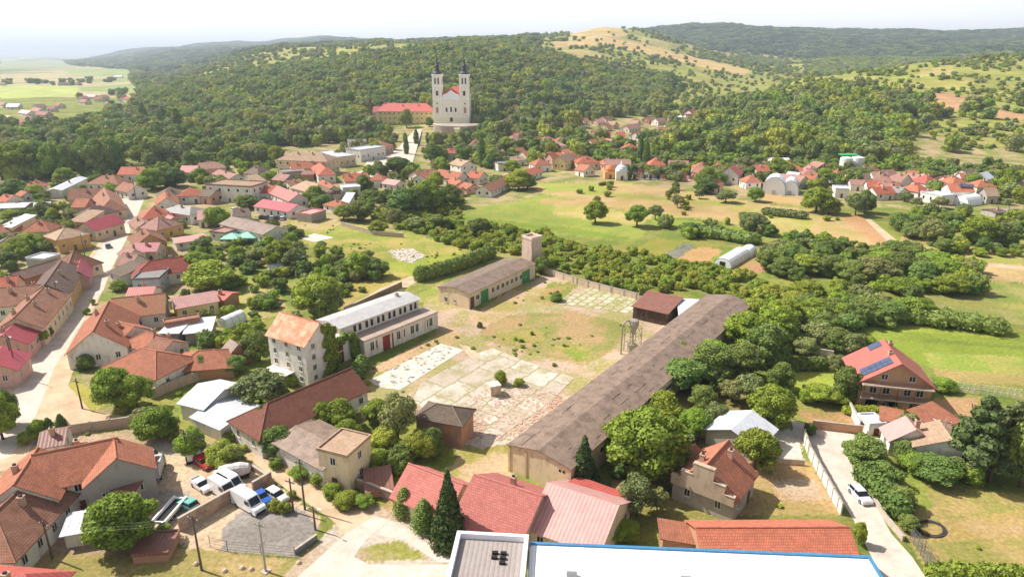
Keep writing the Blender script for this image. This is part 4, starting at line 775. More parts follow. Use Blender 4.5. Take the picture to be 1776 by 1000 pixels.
for y in (-5.75, 5.7, 2.5): mbp.box(-_L - .12, y - .2, 0, -_L - .003, y + .2, 5)
mbp.build('pilaster', wallmat('#cdb492'), wl)
S2 = H(786, 497, 903, 447, 10.6, 4.4, .9, 'g', 'fibre', 'c', oh=.3, desc= 'long shed with green metal gates and low grey brown roof', cat='shed', name='gated_shed', group=None, chim=0, win=0)
w2 = part(S2, 'wall'); a2 = max(v.co.x for v in w2.data.vertices)
add_door(w2, -a2 + 1.4, -5.31, 0, 0, 1.6, 3.2, '#6b4336', 'door'); add_door(w2, -a2 + 7, -5.31, 0, 0, 3.4, 3.6, GREEN, 'gate'); add_door(w2, a2 - 5.2, -5.31, 0, 0, 4.2, 3.7, GREEN, 'gate')
for x in (-a2 + 3.8,): add_window(w2, x, -5.303, 1.8, 0, 1.6, 1.4)
for i in range(8): add_window(w2, -a2 + 11 + i * 2.35, -5.303, 1.7, 0, 1.4, 1.5)
add_window(w2, -a2 - .003, 2, 3.3, -math.pi / 2, .6, .5); add_window(w2, -a2 - .003, -.4, 1, -math.pi / 2, .9, .8); add_window(w2, -a2 - .003, 2.7, .6, -math.pi / 2, 1.1, 1.5)
# square tower
P = G(922, 467); tw = thing('square_tower', P, R(42)); tag(tw, 'square pale concrete tower rising behind the gated shed', 'tower', None, True)
MB().box(-2.2, -2.2, -.5, 2.2, 2.2, 10.4).build('wall', wallmat('#cfb6a4', '#a08a7c', .5), tw)
m = MB()
for q in ((-2.35, -2.35, 2.35, -1.9), (-2.35, 1.9, 2.35, 2.35), (-2.35, -1.9, -1.9, 1.9), (1.9, -1.9, 2.35, 1.9)): m.box(q[0], q[1], 10.4, q[2], q[3], 11.2)
m.build('parapet', wallmat('#d8c6b6'), tw); MB().box(-1.9, -1.9, 10.4, 1.9, 1.9, 10.6).build('roof', plain('#b98768'), tw)
for z in (3, 6, 8.6): add_window(tw, 0, -2.203, z, 0, .5, .9)
# white two level hall
P, an, L = frame(632, 591, 757, 541, 4.3); wh = thing('white_hall', P, an); tag(wh, 'long white hall with clerestory, red gate and pairs of tall windows', 'hall', None, True)
WM = wallmat('#e4dccd', '#b39c84', .4)
wa = MB().box(0, 0, -.5, L, 12, 4.2).box(-3, 4.6, 4.2, L - 1.5, 12.2, 7.2).build('wall', WM, wh)
rm_ = MB().box(-.3, -.35, 4.2, L + .3, 4.598, 4.5).build('lower_roof', roofmat('#b8a496', 'flat', '#8a7a60'), wh)
m = MB(); m.poly([(-3.4, 4.0, 7.25), (L - 1.1, 4.0, 7.25), (L - 1.1, 8.4, 8.1), (-3.4, 8.4, 8.1)]); m.poly([(-3.4, 8.4, 8.1), (L - 1.1, 8.4, 8.1), (L - 1.1, 12.8, 7.25), (-3.4, 12.8, 7.25)])
m.poly([(-3.4, 12.8, 7.205), (L - 1.1, 12.8, 7.205), (L - 1.1, 4.0, 7.205), (-3.4, 4.0, 7.205)]); m.poly([(L - 1.1, 4.0, 7.2), (L - 1.1, 12.8, 7.2), (L - 1.1, 8.4, 8.1)]); m.poly([(-3.4, 12.8, 7.2), (-3.4, 4, 7.2), (-3.4, 8.4, 8.1)])
m.poly([(-3.4, 4.0, 7.205), (L - 1.1, 4.0, 7.205), (L - 1.1, 4.0, 7.25), (-3.4, 4.0, 7.25)]); m.build('upper_roof', roofmat('#c4c2c0', 'metal', '#a9a49e'), wh)
for i in range(6):
    for k in (0, 1.5): obj('window', window_mesh(.85, 1.7)[1], wa, (1.2 + i * (L - 4) / 5.4 + k, 4.59, 4.9))
for i, x in enumerate((2.2, 3.9, 10.6, 12.2, 15.2, 16.8, 20.2, 21.8)):
    if x < L - 1: add_window(wa, x * L / 24, -.003, 1.3, 0, 1.15, 2.1)
add_door(wa, 7.2 * L / 24, -.003, 0, 0, 3.2, 3.6, '#8e3a2c', 'gate')
m = MB()
for x in np.linspace(0, L, 7): m.box(x - .25, -.16, -.3, x + .25, -.003, 4.19)
m.build('pilaster', WM, wa); obj('chimney', CHM, wh, (L - 5, 8.6, 6.6))
lw = MB().box(-13, 2.5, -.5, -.003, 11.5, 5.6).build('wing', WM, wh); MB().box(-13.3, 2.1, 5.6, -3.45, 11.9, 5.95).build('wing_roof', roofmat('#cfc8c0', 'flat', '#a69a8c'), lw)
add_door(lw, -4.8, 2.497, 0, 0, 1.6, 2.6, '#7a2f2c'); add_door(lw, -4.8, 2.497, 2.9, 0, 1.5, 2.1, '#7a2f2c'); obj('window', window_mesh(1.6, 2.4)[1], lw, (-8.4, 2.497, .6))
# the mill
Ml = H(488, 541, 552, 559, 8.2, 9.6, 3.4, 'g', 'bright', 'w', 'four storey white mill with faded orange roof and ivy on its side', cat='mill', name='white_mill', group=None, storeys=4, chim=0, brick=None)
_mr = part(Ml, 'roof'); _mr.data.materials[0] = roofmat('#d58a68', 'tile', '#e0c0a4', .7)
# ivy sheets hung on walls: leaf faces only
def ivy(parent, name, boxes, n, size, mat='d', seed=3, desc=None):
    me = leaves_mesh(name, boxes, n, size, LEAF[mat], seed, core=.6, up=0); return obj(name, me, parent)
am = max(v.co.x for v in part(Ml, 'wall').data.vertices)
ivy(Ml, 'ivy', [(am + .2, 1.6 + .6 * i % 2, .8 + i * 1.05, .5, 1.9 - .08 * i, 1.0) for i in range(11)], 2600, .3, 'r')
ivy(wh, 'ivy', [(-1.5 - i * 1.1, 2.2 - (i % 2) * .3, 5.4 + (i % 3) * .3, .9, .7, .8) for i in range(8)] + [(-1.2, 1.9, 1.0 + i * .9, .9, .6, .8) for i in range(5)] + [(-12.5, 3 + i, 4 + i % 3, 1, 1, 2.2) for i in range(5)], 2600, .3, 'r')
MB().box(-5, -6.6, 2.6, 1.5, -4.12, 2.72).build('canopy', wallmat('#e6d8c4'), Ml)
# open shed with two roof colours
H(1112, 518, 1170, 530, 9.5, 3.4, 1.2, 's', 'rust', 'b', 'open sided shed with rust brown roof beside the warehouse', cat='shed', name='open_shed', win=0, wcol='#4a3c34', group=None)
H(1178, 532, 1212, 534, 9.5, 3.3, .8, 's', 'white', 'w', 'white metal roof section joining the rusty open shed to the warehouse', cat='shed', name='open_shed', win=0, group=None)
# hopper
P = G(1096, 611); hp = thing('dust_hopper', P, .3); tag(hp, 'rusty cream steel hopper on legs with elbow pipe', 'hopper', None, True)
CR = plain('#a5a08e', .6, .2, .5, name='rusty_paint')
MB().lathe([(.0, 8.2), (1.1, 8.0), (1.2, 6.9), (.22, 4.2), (.18, 2.4)], 14).build('cone', CR, hp)
m = MB()
for a in (-1.4, 1.4):
    for b in (-1.4, 1.4): m.tube((a, b, 0), (a, b, 6.6), .1, n=5)
for z in (2.2, 4.5):
    for q in (((-1.4, -1.4), (1.4, -1.4)), ((1.4, -1.4), (1.4, 1.4)), ((1.4, 1.4), (-1.4, 1.4)), ((-1.4, 1.4), (-1.4, -1.4))): m.tube((*q[0], z), (*q[1], z), .07, n=5); m.tube((*q[0], z), (*q[1], z + 2), .05, n=4)
m.build('frame', CR, hp); MB().tube((-2.8, 0, 0), (-2.8, 0, 7.2), .2).tube((-2.8, 0, 7.1), (-1.8, 0, 8.1), .2).tube((-1.9, 0, 8.0), (0, 0, 7.9), .2).build('pipe', CR, hp)
MB().box(-.9, -.9, 0, .9, .9, 2.2).box(-.3, -.3, 2.2, .3, .3, 2.6).build('collector', CR, hp)
# rubble in the yard
def rubble(name, pix, n, smin, smax, mat, desc):
    W = WP(pix); xs = [p[0] for p in W]; ys = [p[1] for p in W]; m = MB(); rg = random.Random(len(pix) * 7 + n); k = 0
    while k < n:
        x = rg.uniform(min(xs), max(xs)); y = rg.uniform(min(ys), max(ys))
        if not inpoly(np.array([x]), y, W)[0]: continue
        s = rg.uniform(smin, smax); a = rg.uniform(0, 3.1); c, d = math.cos(a), math.sin(a); l = s * rg.uniform(.6, 2); h = s * rg.uniform(.2, .6)
        p = [(x + c * u - d * v, y + d * u + c * v, h * w) for w in (0, 1) for u, v in ((-l, -s), (l, -s * .8), (l * .8, s), (-l, s * .7))]
        m.poly(p[4:], 0)
        for i in range(4): j = (i + 1) % 4; m.poly([p[i], p[j], p[4 + j], p[4 + i]], 0)
        k += 1
    o = m.build(name, mat); o['kind'] = 'stuff'; return o
rubble('rubble', [(800,700),(850,670),(880,665),(960,680),(985,695),(900,765),(830,760),(795,725)], 1500, .06, .26, pavemat('rubble_mix', '#c9b49e', '#94705c', 2.5), '')
rubble('rubble', [(672,434),(715,432),(738,444),(715,456),(690,450)], 260, .15, .5, SLABW, ''); rubble('rubble', [(1320,832),(1420,832),(1440,868),(1330,870)], 90, .04, .13, SLABP, '')
rubble('rubble', [(640,655),(760,597),(800,608),(700,672)], 120, .08, .3, plain('#8f8a80'), '')
P = G(858, 682); o = thing('concrete_block_stump', P, .4); tag(o, 'broken concrete stump with tilted slab in the rubble of the yard', 'ruin', None, True)
MB().box(-1.2, -1, 0, 1, 1, 2.2).build('base', wallmat('#c9b8a4', '#7c6a5c', .6), o); MB().box(-1.6, -1.5, 2.2, .9, .8, 2.45).build('slab', SLABW, o); 
# ------------------------------------------------------------------ solar house
Sh = H(1535, 590, 1562, 627, 12.6, 5.6, 4.3, 'g', 'red', 'c', 'three level house with solar panels on its red roof and wooden balconies', cat='house', name='solar_house', group=None, chim=0, win=0, oh=.9)
SW, SR = part(Sh, 'wall'), part(Sh, 'roof'); aS = max(v.co.x for v in SW.data.vertices)
SW.data.materials[0] = wallmat('#c9a07c', '#a8805f'); SR.data.materials[0] = roofmat('#b8665a', 'metal', '#a4574d', .3)
front = -1 if (Sh.matrix_basis @ Vector((-aS, 0, 0))).y < (Sh.matrix_basis @ Vector((aS, 0, 0))).y else 1
PAN = plain('#56627c', .3, .2, name='solar_cell'); sl = 4.3 / 6.3
def on_roof(parent, x, y, w, h, side, name, mat, lift=.22):     # side: +1/-1 slope
    zc = lambda yy: 5.6 + 4.3 - abs(yy) * sl + lift + .1
    m = MB(); q = [(x, y), (x + w, y), (x + w, y + h * side), (x, y + h * side)]
    t = [(a, b, zc(b)) for a, b in q]; u = [(a, b, zc(b) - .12) for a, b in q]; nrm = (Vector(t[1]) - Vector(t[0])).cross(Vector(t[2]) - Vector(t[1])).z
    m.poly(t if nrm > 0 else t[::-1])
    for i in range(4): j = (i + 1) % 4; m.poly([u[i], u[j], t[j], t[i]])
    return m.build(name, mat, parent)
side = 1 if (Sh.matrix_basis.to_3x3() @ Vector((0, 1, 0))).x < 0 else -1
for i in range(6):
    for j in range(2): x0 = front * aS - front * (.9 + i * .05) ; on_roof(SR, (front * (aS - .6) - (1.3 if front > 0 else 0)) - front * j * 1.45, side * (1.0 + i * .82), 1.35, .76, side, 'solar_panel', PAN)
on_roof(SR, -front * (aS - 1.5), side * .9, 2.2, 2.0, side, 'solar_panel', PAN)
for z, h in ((0, 2.7), (2.75, 2.6)):
    x0, x1 = sorted((front * (aS + .003), front * (aS + 1.8)))
    MB().box(x0, -6.2, z + h - .15, x1, 6.2, z + h + .1).build('balcony_floor', wallmat('#b9a898'), Sh)
m = MB()
for y in np.linspace(-6.1, 6.1, 5): m.tube((front * (aS + 1.7), y, 0), (front * (aS + 1.7), y, 5.2), .1, n=6)
m.build('post', WOOD, Sh); m = MB()
for z in (2.8, 5.4):
    for k in (.25, .5, .75, 1.0): m.tube((front * (aS + 1.75), -6.1, z + k), (front * (aS + 1.75), 6.1, z + k), .04, n=4)
m.build('railing', WOOD, Sh)
for y in (-4.4, -2.2, 1.5, 3.8):
    for z in (3.1,): add_window(SW, front * (aS + .003), y, z, front * math.pi / 2, 1.3, 1.4)
for y in (-2.6, 2.2): add_window(SW, front * (aS + .003), y, 6.1, front * math.pi / 2, 1.2, 1.2)
for y in (-4.2, .2, 3.6): obj('garage_opening', window_mesh(2.4, 2.1)[1], SW, (front * (aS + .003), y, .1), front * math.pi / 2)
obj('chimney', CHM, SR, (-front * (aS - 1), -side * .8, 8.2)); obj('chimney', CHM, SR, (front * 1, side * .6, 8.2))
for i in range(6): # panels of the white solar house below the right hill
    wr = part(HS, 'roof'); m = MB(); x = -1 + i * 1.1; m.poly([(x, -3.2, 5.5 + 2.8 - 3.2 * .509 + .25), (x + 1, -3.2, 5.5 + 2.8 - 3.2 * .509 + .25), (x + 1, -1.3, 5.5 + 2.8 - 1.3 * .509 + .25), (x, -1.3, 5.5 + 2.8 - 1.3 * .509 + .25)]); m.build('solar_panel', PAN, wr)
# ------------------------------------------------------------------ modern hall at the bottom edge
P, an, L = frame(793, 919, 917, 926, 10.0); bl = thing('modern_hall', P, an); tag(bl, 'white flat roofed modern hall with blue edge at the bottom', 'hall', None, True)
PW = plain('#e6e7ea', .5, var=.05, name='white_cladding'); BLU = plain('#4a86ae', .5, name='blue_trim')
MB().box(.2, -40, 0, L - .2, -.2, 9.2).build('office_wall', PW, bl); 
m = MB(); 
for q in ((0, -.5, L, 0), (0, -40, .5, -.5), (L - .5, -40, L, -.5)): m.box(q[0], q[1], 9.0, q[2], q[3], 10.0)
m.build('parapet', PW, bl); MB().box(.5, -40, 8.9, L - .5, -.5, 9.25).build('office_roof', roofmat('#9c928c', 'metal', '#8c827c', .3), bl)
for i in range(3):
    for j in range(2): MB().box(4.6 + j * 1.0, -3.0 - i * .8, 9.251, 5.3 + j * 1.0, -2.6 - i * .8, 9.55).build('vent', DARK, bl) if (i, j) != (2, 0) else None
P2, an2, L2 = frame(918, 938, 1509, 962, 9.0); q = Matrix.Rotation(-an, 4, 'Z') @ (P2 - P); 
w_ = MB().box(.06, -45, 0, L2 - .1, -.1, 8.6).build('hall_wall', PW, bl, (q.x, q.y, 0), an2 - an)
MB().box(.2, -45, 8.6, L2 - .4, -.4, 8.8).build('hall_roof', roofmat('#eeeeec', 'panel', '#dcdad6', .2), bl, (q.x, q.y, 0), an2 - an)
MB().box(.06, -.4, 8.6, L2, 0, 9.0).box(L2 - .4, -45, 8.6, L2, -.4, 9.0).build('blue_edge', BLU, bl, (q.x, q.y, 0), an2 - an)
for x in (4.2, 17, 33): MB().box(x, -6.6, 8.801, x + 2.2, -5.2, 9.1).box(x + .2, -6.4, 9.1, x + 1.4, -5.4, 9.6, 1).build('skylight', [PW, STEEL], bl, (q.x, q.y, 0), an2 - an)
# ------------------------------------------------------------------ church, monastery, terrace
P = G(783, 211, 9.0); ch = thing('twin_tower_church', P, R(-3)); tag(ch, 'cream baroque church with two tall towers and black spires on the hillside', 'church', None, True)
CW = wallmat('#fbefd8', '#efe2cc', .2); TR = wallmat('#ffffff', '#d9cdb8', .2); OCH = plain('#cf9a58', .8)
MB().box(-12, 4, -4, 12, 46, 20).build('nave', CW, ch)
m = MB(); 
for a, b in ((-13, 0), (0, 13)):
    z = lambda x: 20 + (1 - abs(x) / 13) * 8
    m.poly([(a, 3, z(a)), (b, 3, z(b)), (b, 47, z(b)), (a, 47, z(a))])
m.poly([(-13, 3, 20), (13, 3, 20), (0, 3, 28)]); m.poly([(13, 47, 20), (-13, 47, 20), (0, 47, 28)]); m.poly([(-13, 47, 20), (13, 47, 20), (13, 3, 20), (-13, 3, 20)]); m.build('roof', roofmat('#d06a4c', 'metal', '#c05a40', .3), ch)
fc = MB().box(-15.5, 0, -4, 15.5, 4, 19).build('facade', CW, ch); MB().box(-15.9, -.4, 18.2, 15.9, 4.2, 19.2).box(-15.8, -.3, 3.6, 15.8, 0, 4.2).build('cornice', TR, fc)
m = MB().extrude([(-7.6, 19.2), (7.6, 19.2), (6.8, 22.2), (3.6, 23.4), (0, 26), (-3.6, 23.4), (-6.8, 22.2)], 0, 1.5); m.build('pediment', TR, ch)
m = MB()
for x in (-15.2, -8.6, -5.2, 5.2, 8.6, 15.2): m.box(x - .5, -.25, 4.2, x + .5, 0, 18.2)
m.build('pilaster', TR, fc)
for x, c in ((-12, OCH), (12, OCH)): MB().box(x - .9, -.2, 7, x + .9, .02, 12).build('niche', c, fc); add_window(fc, x, -.2, 8, 0, 1.0, 3); add_window(fc, x, -.01, 14.5, 0, 1.2, 1.2, False)
for x in (-4, 4): add_window(fc, x, -.01, 8, 0, 1.8, 3.6, False)
MB().box(-1.5, -.3, 7, 1.5, .02, 13.5).build('niche', TR, fc); add_window(fc, 0, -.3, 8, 0, 1.6, 4.4, False); add_door(fc, 0, -.01, 0, 0, 2.4, 3.4, '#3a2a22', 'portal')
for sx in (-1, 1):
    cx = sx * 11.6; t = MB().box(cx - 4, -.5, 19.2, cx + 4, 7.5, 38).build('tower', CW, ch); MB().box(cx - 4.4, -.9, 29, cx + 4.4, 7.9, 29.8).box(cx - 4.5, -1, 37.8, cx + 4.5, 8, 38.9).build('cornice', TR, t)
    m = MB()
    for a in (-3.4, 3.4): m.box(cx + a - .5, -.8, 19.3, cx + a + .5, -.5, 29).box(cx + a - .5, -.8, 29.8, cx + a + .5, -.5, 37.8)
    m.build('pilaster', TR, t); add_window(t, cx, -.51, 21.5, 0, 2.2, 4, False)
    for a in (-1.3, 1.3): add_window(t, cx + a, -.51, 31, 0, 1.4, 5, False)
    add_window(t, cx - 4.01, 3.5, 31, -math.pi / 2, 2.4, 5, False); add_window(t, cx + 4.01, 3.5, 31, math.pi / 2, 2.4, 5, False)
    sp_ = MB().lathe([(3.9, 0), (3.6, 1.2), (2.6, 2.2), (2.0, 4.5), (1.5, 5.6), (1.9, 6.2), (2.0, 7), (.9, 8.6), (.55, 11), (.18, 17), (0, 17.2)], 12); sp_.build('spire', plain('#3a3a44', .5, .2, name='slate_copper'), ch, (cx, 3.5, 38.9))
P = G(705, 219, 2.5); mo = thing('monastery', P, R(-4)); tag(mo, 'long ochre three storey monastery with bright red roof beside the church', 'monastery', None, True)
house_parts(mo, 50, 14, 13.5, 6, 'h', 'red', 'y', 0, 6, 0, near=False, chim=4, storeys=3, door=False, oh=.8, base=-4, winside='near'); part(mo, 'roof').data.materials[0] = roofmat('#c26459', 'metal', '#b25850', .3)
house_parts(mo, 30, 12, 13.5, 6, 'h', 'red', 'w', -21, 16, math.pi / 2, near=False, chim=1, storeys=3, door=False, oh=.8, base=-4); house_parts(mo, 12, 10, 10, 5, 'g', 'red', 'y', -31, 30, 0, near=False, chim=0, storeys=3, door=False, base=-4)
P = G(786, 240, 0); te = thing('church_terrace', P, R(-3)); tag(te, 'curved grey stone terrace with stairs and chapel below the church', 'terrace', None, True)
ST = wallmat('#a8998c', '#6f665c', .6); m = MB()
n = 24; pts = [(math.cos(math.pi + math.pi * k / n) * 19, 20 + math.sin(math.pi + math.pi * k / n) * 14) for k in range(n + 1)] + [(19, 30), (-19, 30)]
m.poly([(x, y, 8.9) for x, y in pts])
for k in range(len(pts)): a, b = pts[k], pts[(k + 1) % len(pts)]; m.poly([(a[0], a[1], -1), (b[0], b[1], -1), (b[0], b[1], 8.9), (a[0], a[1], 8.9)])
m.build('retaining_wall', ST, te); m = MB()
for i in range(16): m.box(-24 + i * .9, 1 + i * .8, -1, -14 + i * .6, 1.8 + i * .8, .5 + i * .5)
m.build('stairs', wallmat('#c4b8a8'), te); MB().box(1, 2.5, -1, 11, 10, 7).box(.6, 2.1, 7, 11.4, 10, 7.6).build('chapel', CW, te); add_window(te, 6, 2.49, .3, 0, 2.2, 4.4, False)
m = MB()
for k in range(0, n, 1): a, b = pts[k], pts[k + 1]; m.tube((*a, 9.8), (*b, 9.8), .18, n=4); m.tube((*a, 8.9), (*a, 9.8), .15, n=4)
m.build('balustrade', TR, te)
# cemetery
P = GT(1077, 311); c_ = thing('domed_chapel', P); tag(c_, 'small white domed chapel at the left end of the cemetery', 'chapel', None, True)
MB().box(-3.2, -3, -.5, 3.2, 3, 5).build('wall', wallmat(WC['w'][0]), c_); MB().lathe([(3.3, 5), (3.2, 5.8), (2.4, 7.2), (.8, 8), (.5, 9), (.0, 10.4)], 12).build('dome', plain('#dfe2e8', .4), c_); add_door(c_, 0, -3.01, 0, 0, 1.2, 2.4)
P = GT(1057, 309); c_ = thing('domed_chapel', P); tag(c_, 'small ochre chapel with orange dome left of the white domed chapel', 'chapel', None, True)
MB().box(-3, -3, -.5, 3, 3, 4).build('wall', wallmat(WC['o'][0]), c_); MB().lathe([(3.1, 4), (2.8, 5.4), (1.4, 6.8), (.0, 7.4)], 12).build('dome', plain('#cf7d48', .7), c_); add_door(c_, 0, -3.01, 0, 0, 1.2, 2.4)
GR = [plain(c, .5, name='gravestone') for c in ('#3f3d3e', '#d8d2c8', '#9a928a', '#b87c64')]
GM = [[MB().box(-.5, -.15, .3, .5, .15, 1.5).box(-.3, -.12, 1.5, .3, .12, 1.8).mesh('headstone', g), MB().box(-.6, -.2, 0, .6, 2.2, .3).mesh('slab', g)] for g in GR]
rg = random.Random(3)
for i in range(72):
    x = 1100 + (i % 24) * 4.6 + rg.uniform(-1.2, 1.2); y = (301, 305.5, 310)[i // 24] + (x - 1100) * .02 + rg.uniform(-.8, .8); k = rg.randrange(4)
    o = thing('gravestone', GT(x, y), math.pi + rg.uniform(-.2, .2)); s_ = rg.uniform(.9, 1.7)
    for nm, me in zip(('headstone', 'slab'), GM[k]): q = obj(nm, me, o); q.scale = (s_, s_, s_)
    tag(o, ('black', 'white', 'grey', 'reddish')[k] + ' gravestone in the ' + ('back', 'middle', 'front')[i // 24] + ' row of the cemetery', 'gravestone', 'gravestones in the cemetery')
H(1150, 293, 1200, 295, 1.2, 1.4, .1, 'f', 'white', 'w', 'white cemetery wall behind the graves', cat='wall', name='cemetery_wall', win=0, door=False, chim=0) if False else None
# silos, tunnels
for x, y in ((1465, 297), (1485, 296)):
    P = GT(x, y); o = thing('silo', P); tag(o, 'fat white silo, ' + ('left' if x < 1475 else 'right') + ' one of the pair behind the village', 'silo', 'white silos', True)
    MB().lathe([(3.4, -.5), (3.4, 7), (3.3, 7.8), (0, 8.6)], 16).build('tank', WHITE, o); MB().tube((3.6, 0, 0), (3.6, 0, 8), .15, n=5).build('ladder', STEEL, o)
o = thing('green_canopy', GT(1475, 293)); tag(o, 'bright green canopy roof between the white silos', 'canopy', None, True); MB().box(-5, 2, 7.5, 5, 8, 8).build('roof', plain('#2fae6c'), o)
MB().box(-4.8, 2.2, 0, -4.5, 2.5, 7.5).box(4.5, 2.2, 0, 4.8, 2.5, 7.5).build('post', STEEL, o)
def tunnel(x1, y1, x2, y2, w, h, desc, open_=True, group='white polytunnels', col='#efefef'):
    A = GT(x1, y1); B = GT(x2, y2); d = B - A; o = thing('polytunnel', A, math.atan2(d.y, d.x)); tag(o, desc, 'polytunnel', group, True); L = d.length; n = 10; m = MB()
    pr = [(math.cos(math.pi * k / n) * w / 2, math.sin(math.pi * k / n) ** .8 * h) for k in range(n + 1)]
    for k in range(n): m.poly([(0, pr[k][0], pr[k][1]), (L, pr[k][0], pr[k][1]), (L, pr[k + 1][0], pr[k + 1][1]), (0, pr[k + 1][0], pr[k + 1][1])])
    m.poly([(L, p[0], p[1]) for p in pr]); m.poly([(.02, p[0] * .98, p[1] * .98) for p in pr], 0); m.build('cover', plain(col, .45, var=.12, name='plastic_film'), o)
    m = MB()
    for k in range(n): m.tube((0, pr[k][0] * 1.01, pr[k][1] * 1.01), (0, pr[k + 1][0] * 1.01, pr[k + 1][1] * 1.01), .04, n=4)
    m = m.mesh('hoop', STEEL)
    for x in np.arange(0, L + .1, max(2., L / 12)): obj('hoop', m, o, (x, 0, 0))
    MB().box(-.06, -.9, 0, .01, .9, 2).build('door', DARK if open_ else plain('#c8c8c8'), o)
    FOOT.append(((A.x + B.x) / 2, (A.y + B.y) / 2, d.x / L, d.y / L, L / 2, w / 2))
tunnel(1341, 337, 1344, 329, 11, 8.5, 'larger left arched white tent at the ploughed plot', False); tunnel(1369, 338, 1371, 330, 8, 7, 'smaller right arched white tent at the ploughed plot', False)
tunnel(1252, 464, 1285, 444, 6, 3.2, 'white polytunnel with dark doorway behind the big warehouse'); tunnel(1290, 445, 1300, 437, 5, 2.8, 'short arched tunnel with see-through end behind the long polytunnel', True)
tunnel(1665, 356, 1690, 352, 7, 4.4, 'rounded white tent in the gardens at right', False); tunnel(386, 568, 420, 553, 3.6, 2.6, 'low white garden tunnel above the tilted barn', False)
tunnel(468, 469, 492, 464, 3.2, 2.0, 'small white tunnel in the overgrown gardens', False)
for x, y in ((405, 422), (432, 420)):
    o = thing('garden_tent', GT(x, y)); tag(o, ('left' if x < 420 else 'right') + ' turquoise peaked tent roof in the gardens', 'tent', 'turquoise tents', True)
    m = MB(); c4 = [(-3.6, -3), (3.6, -3), (3.6, 3), (-3.6, 3)]
    for i in range(4): a, b = c4[i], c4[(i + 1) % 4]; m.poly([(*a, 2.4), (*b, 2.4), (0, 0, 4)]); m.poly([(*a, 2.0), (*b, 2.0), (*b, 2.4), (*a, 2.4)])
    m.build('canopy', plain('#8ecab4', .5), o); m = MB()
    for a in c4: m.tube((*a, 0), (*a, 2.2), .06, n=5)
    m.build('post', STEEL, o)
# ------------------------------------------------------------------ vehicles
WHL = MB().tube((0, -.11, 0), (0, .11, 0), .33, n=14).mesh('tyre', RUBBER); RIM = MB().tube((0, -.125, 0), (0, .125, 0), .2, n=10).mesh('rim', STEEL)
LAMP = plain('#e8e4d8', .2, name='lamp_lens'); RLAMP = plain('#a02020', .3, name='tail_lens')
def bevel_body(m, prof, w, mat, name, parent, inset=.12):
    m2 = MB(); n = len(prof); zmin = min(z for x, z in prof); zmax = max(z for x, z in prof)
    cx = sum(x for x, z in prof) / n
    f = lambda x, z, s: (x, s * (w / 2 - inset * max(0, (z - zmin) / (zmax - zmin)) ** 2), z)
    m2.poly([f(x, z, -1) for x, z in prof]); m2.poly([f(x, z, 1) for x, z in prof][::-1])
    for i in range(n): a, b = prof[i], prof[(i + 1) % n]; m2.poly([f(*b, -1), f(*a, -1), f(*a, 1), f(*b, 1)])
    return m2.build(name, mat, parent)
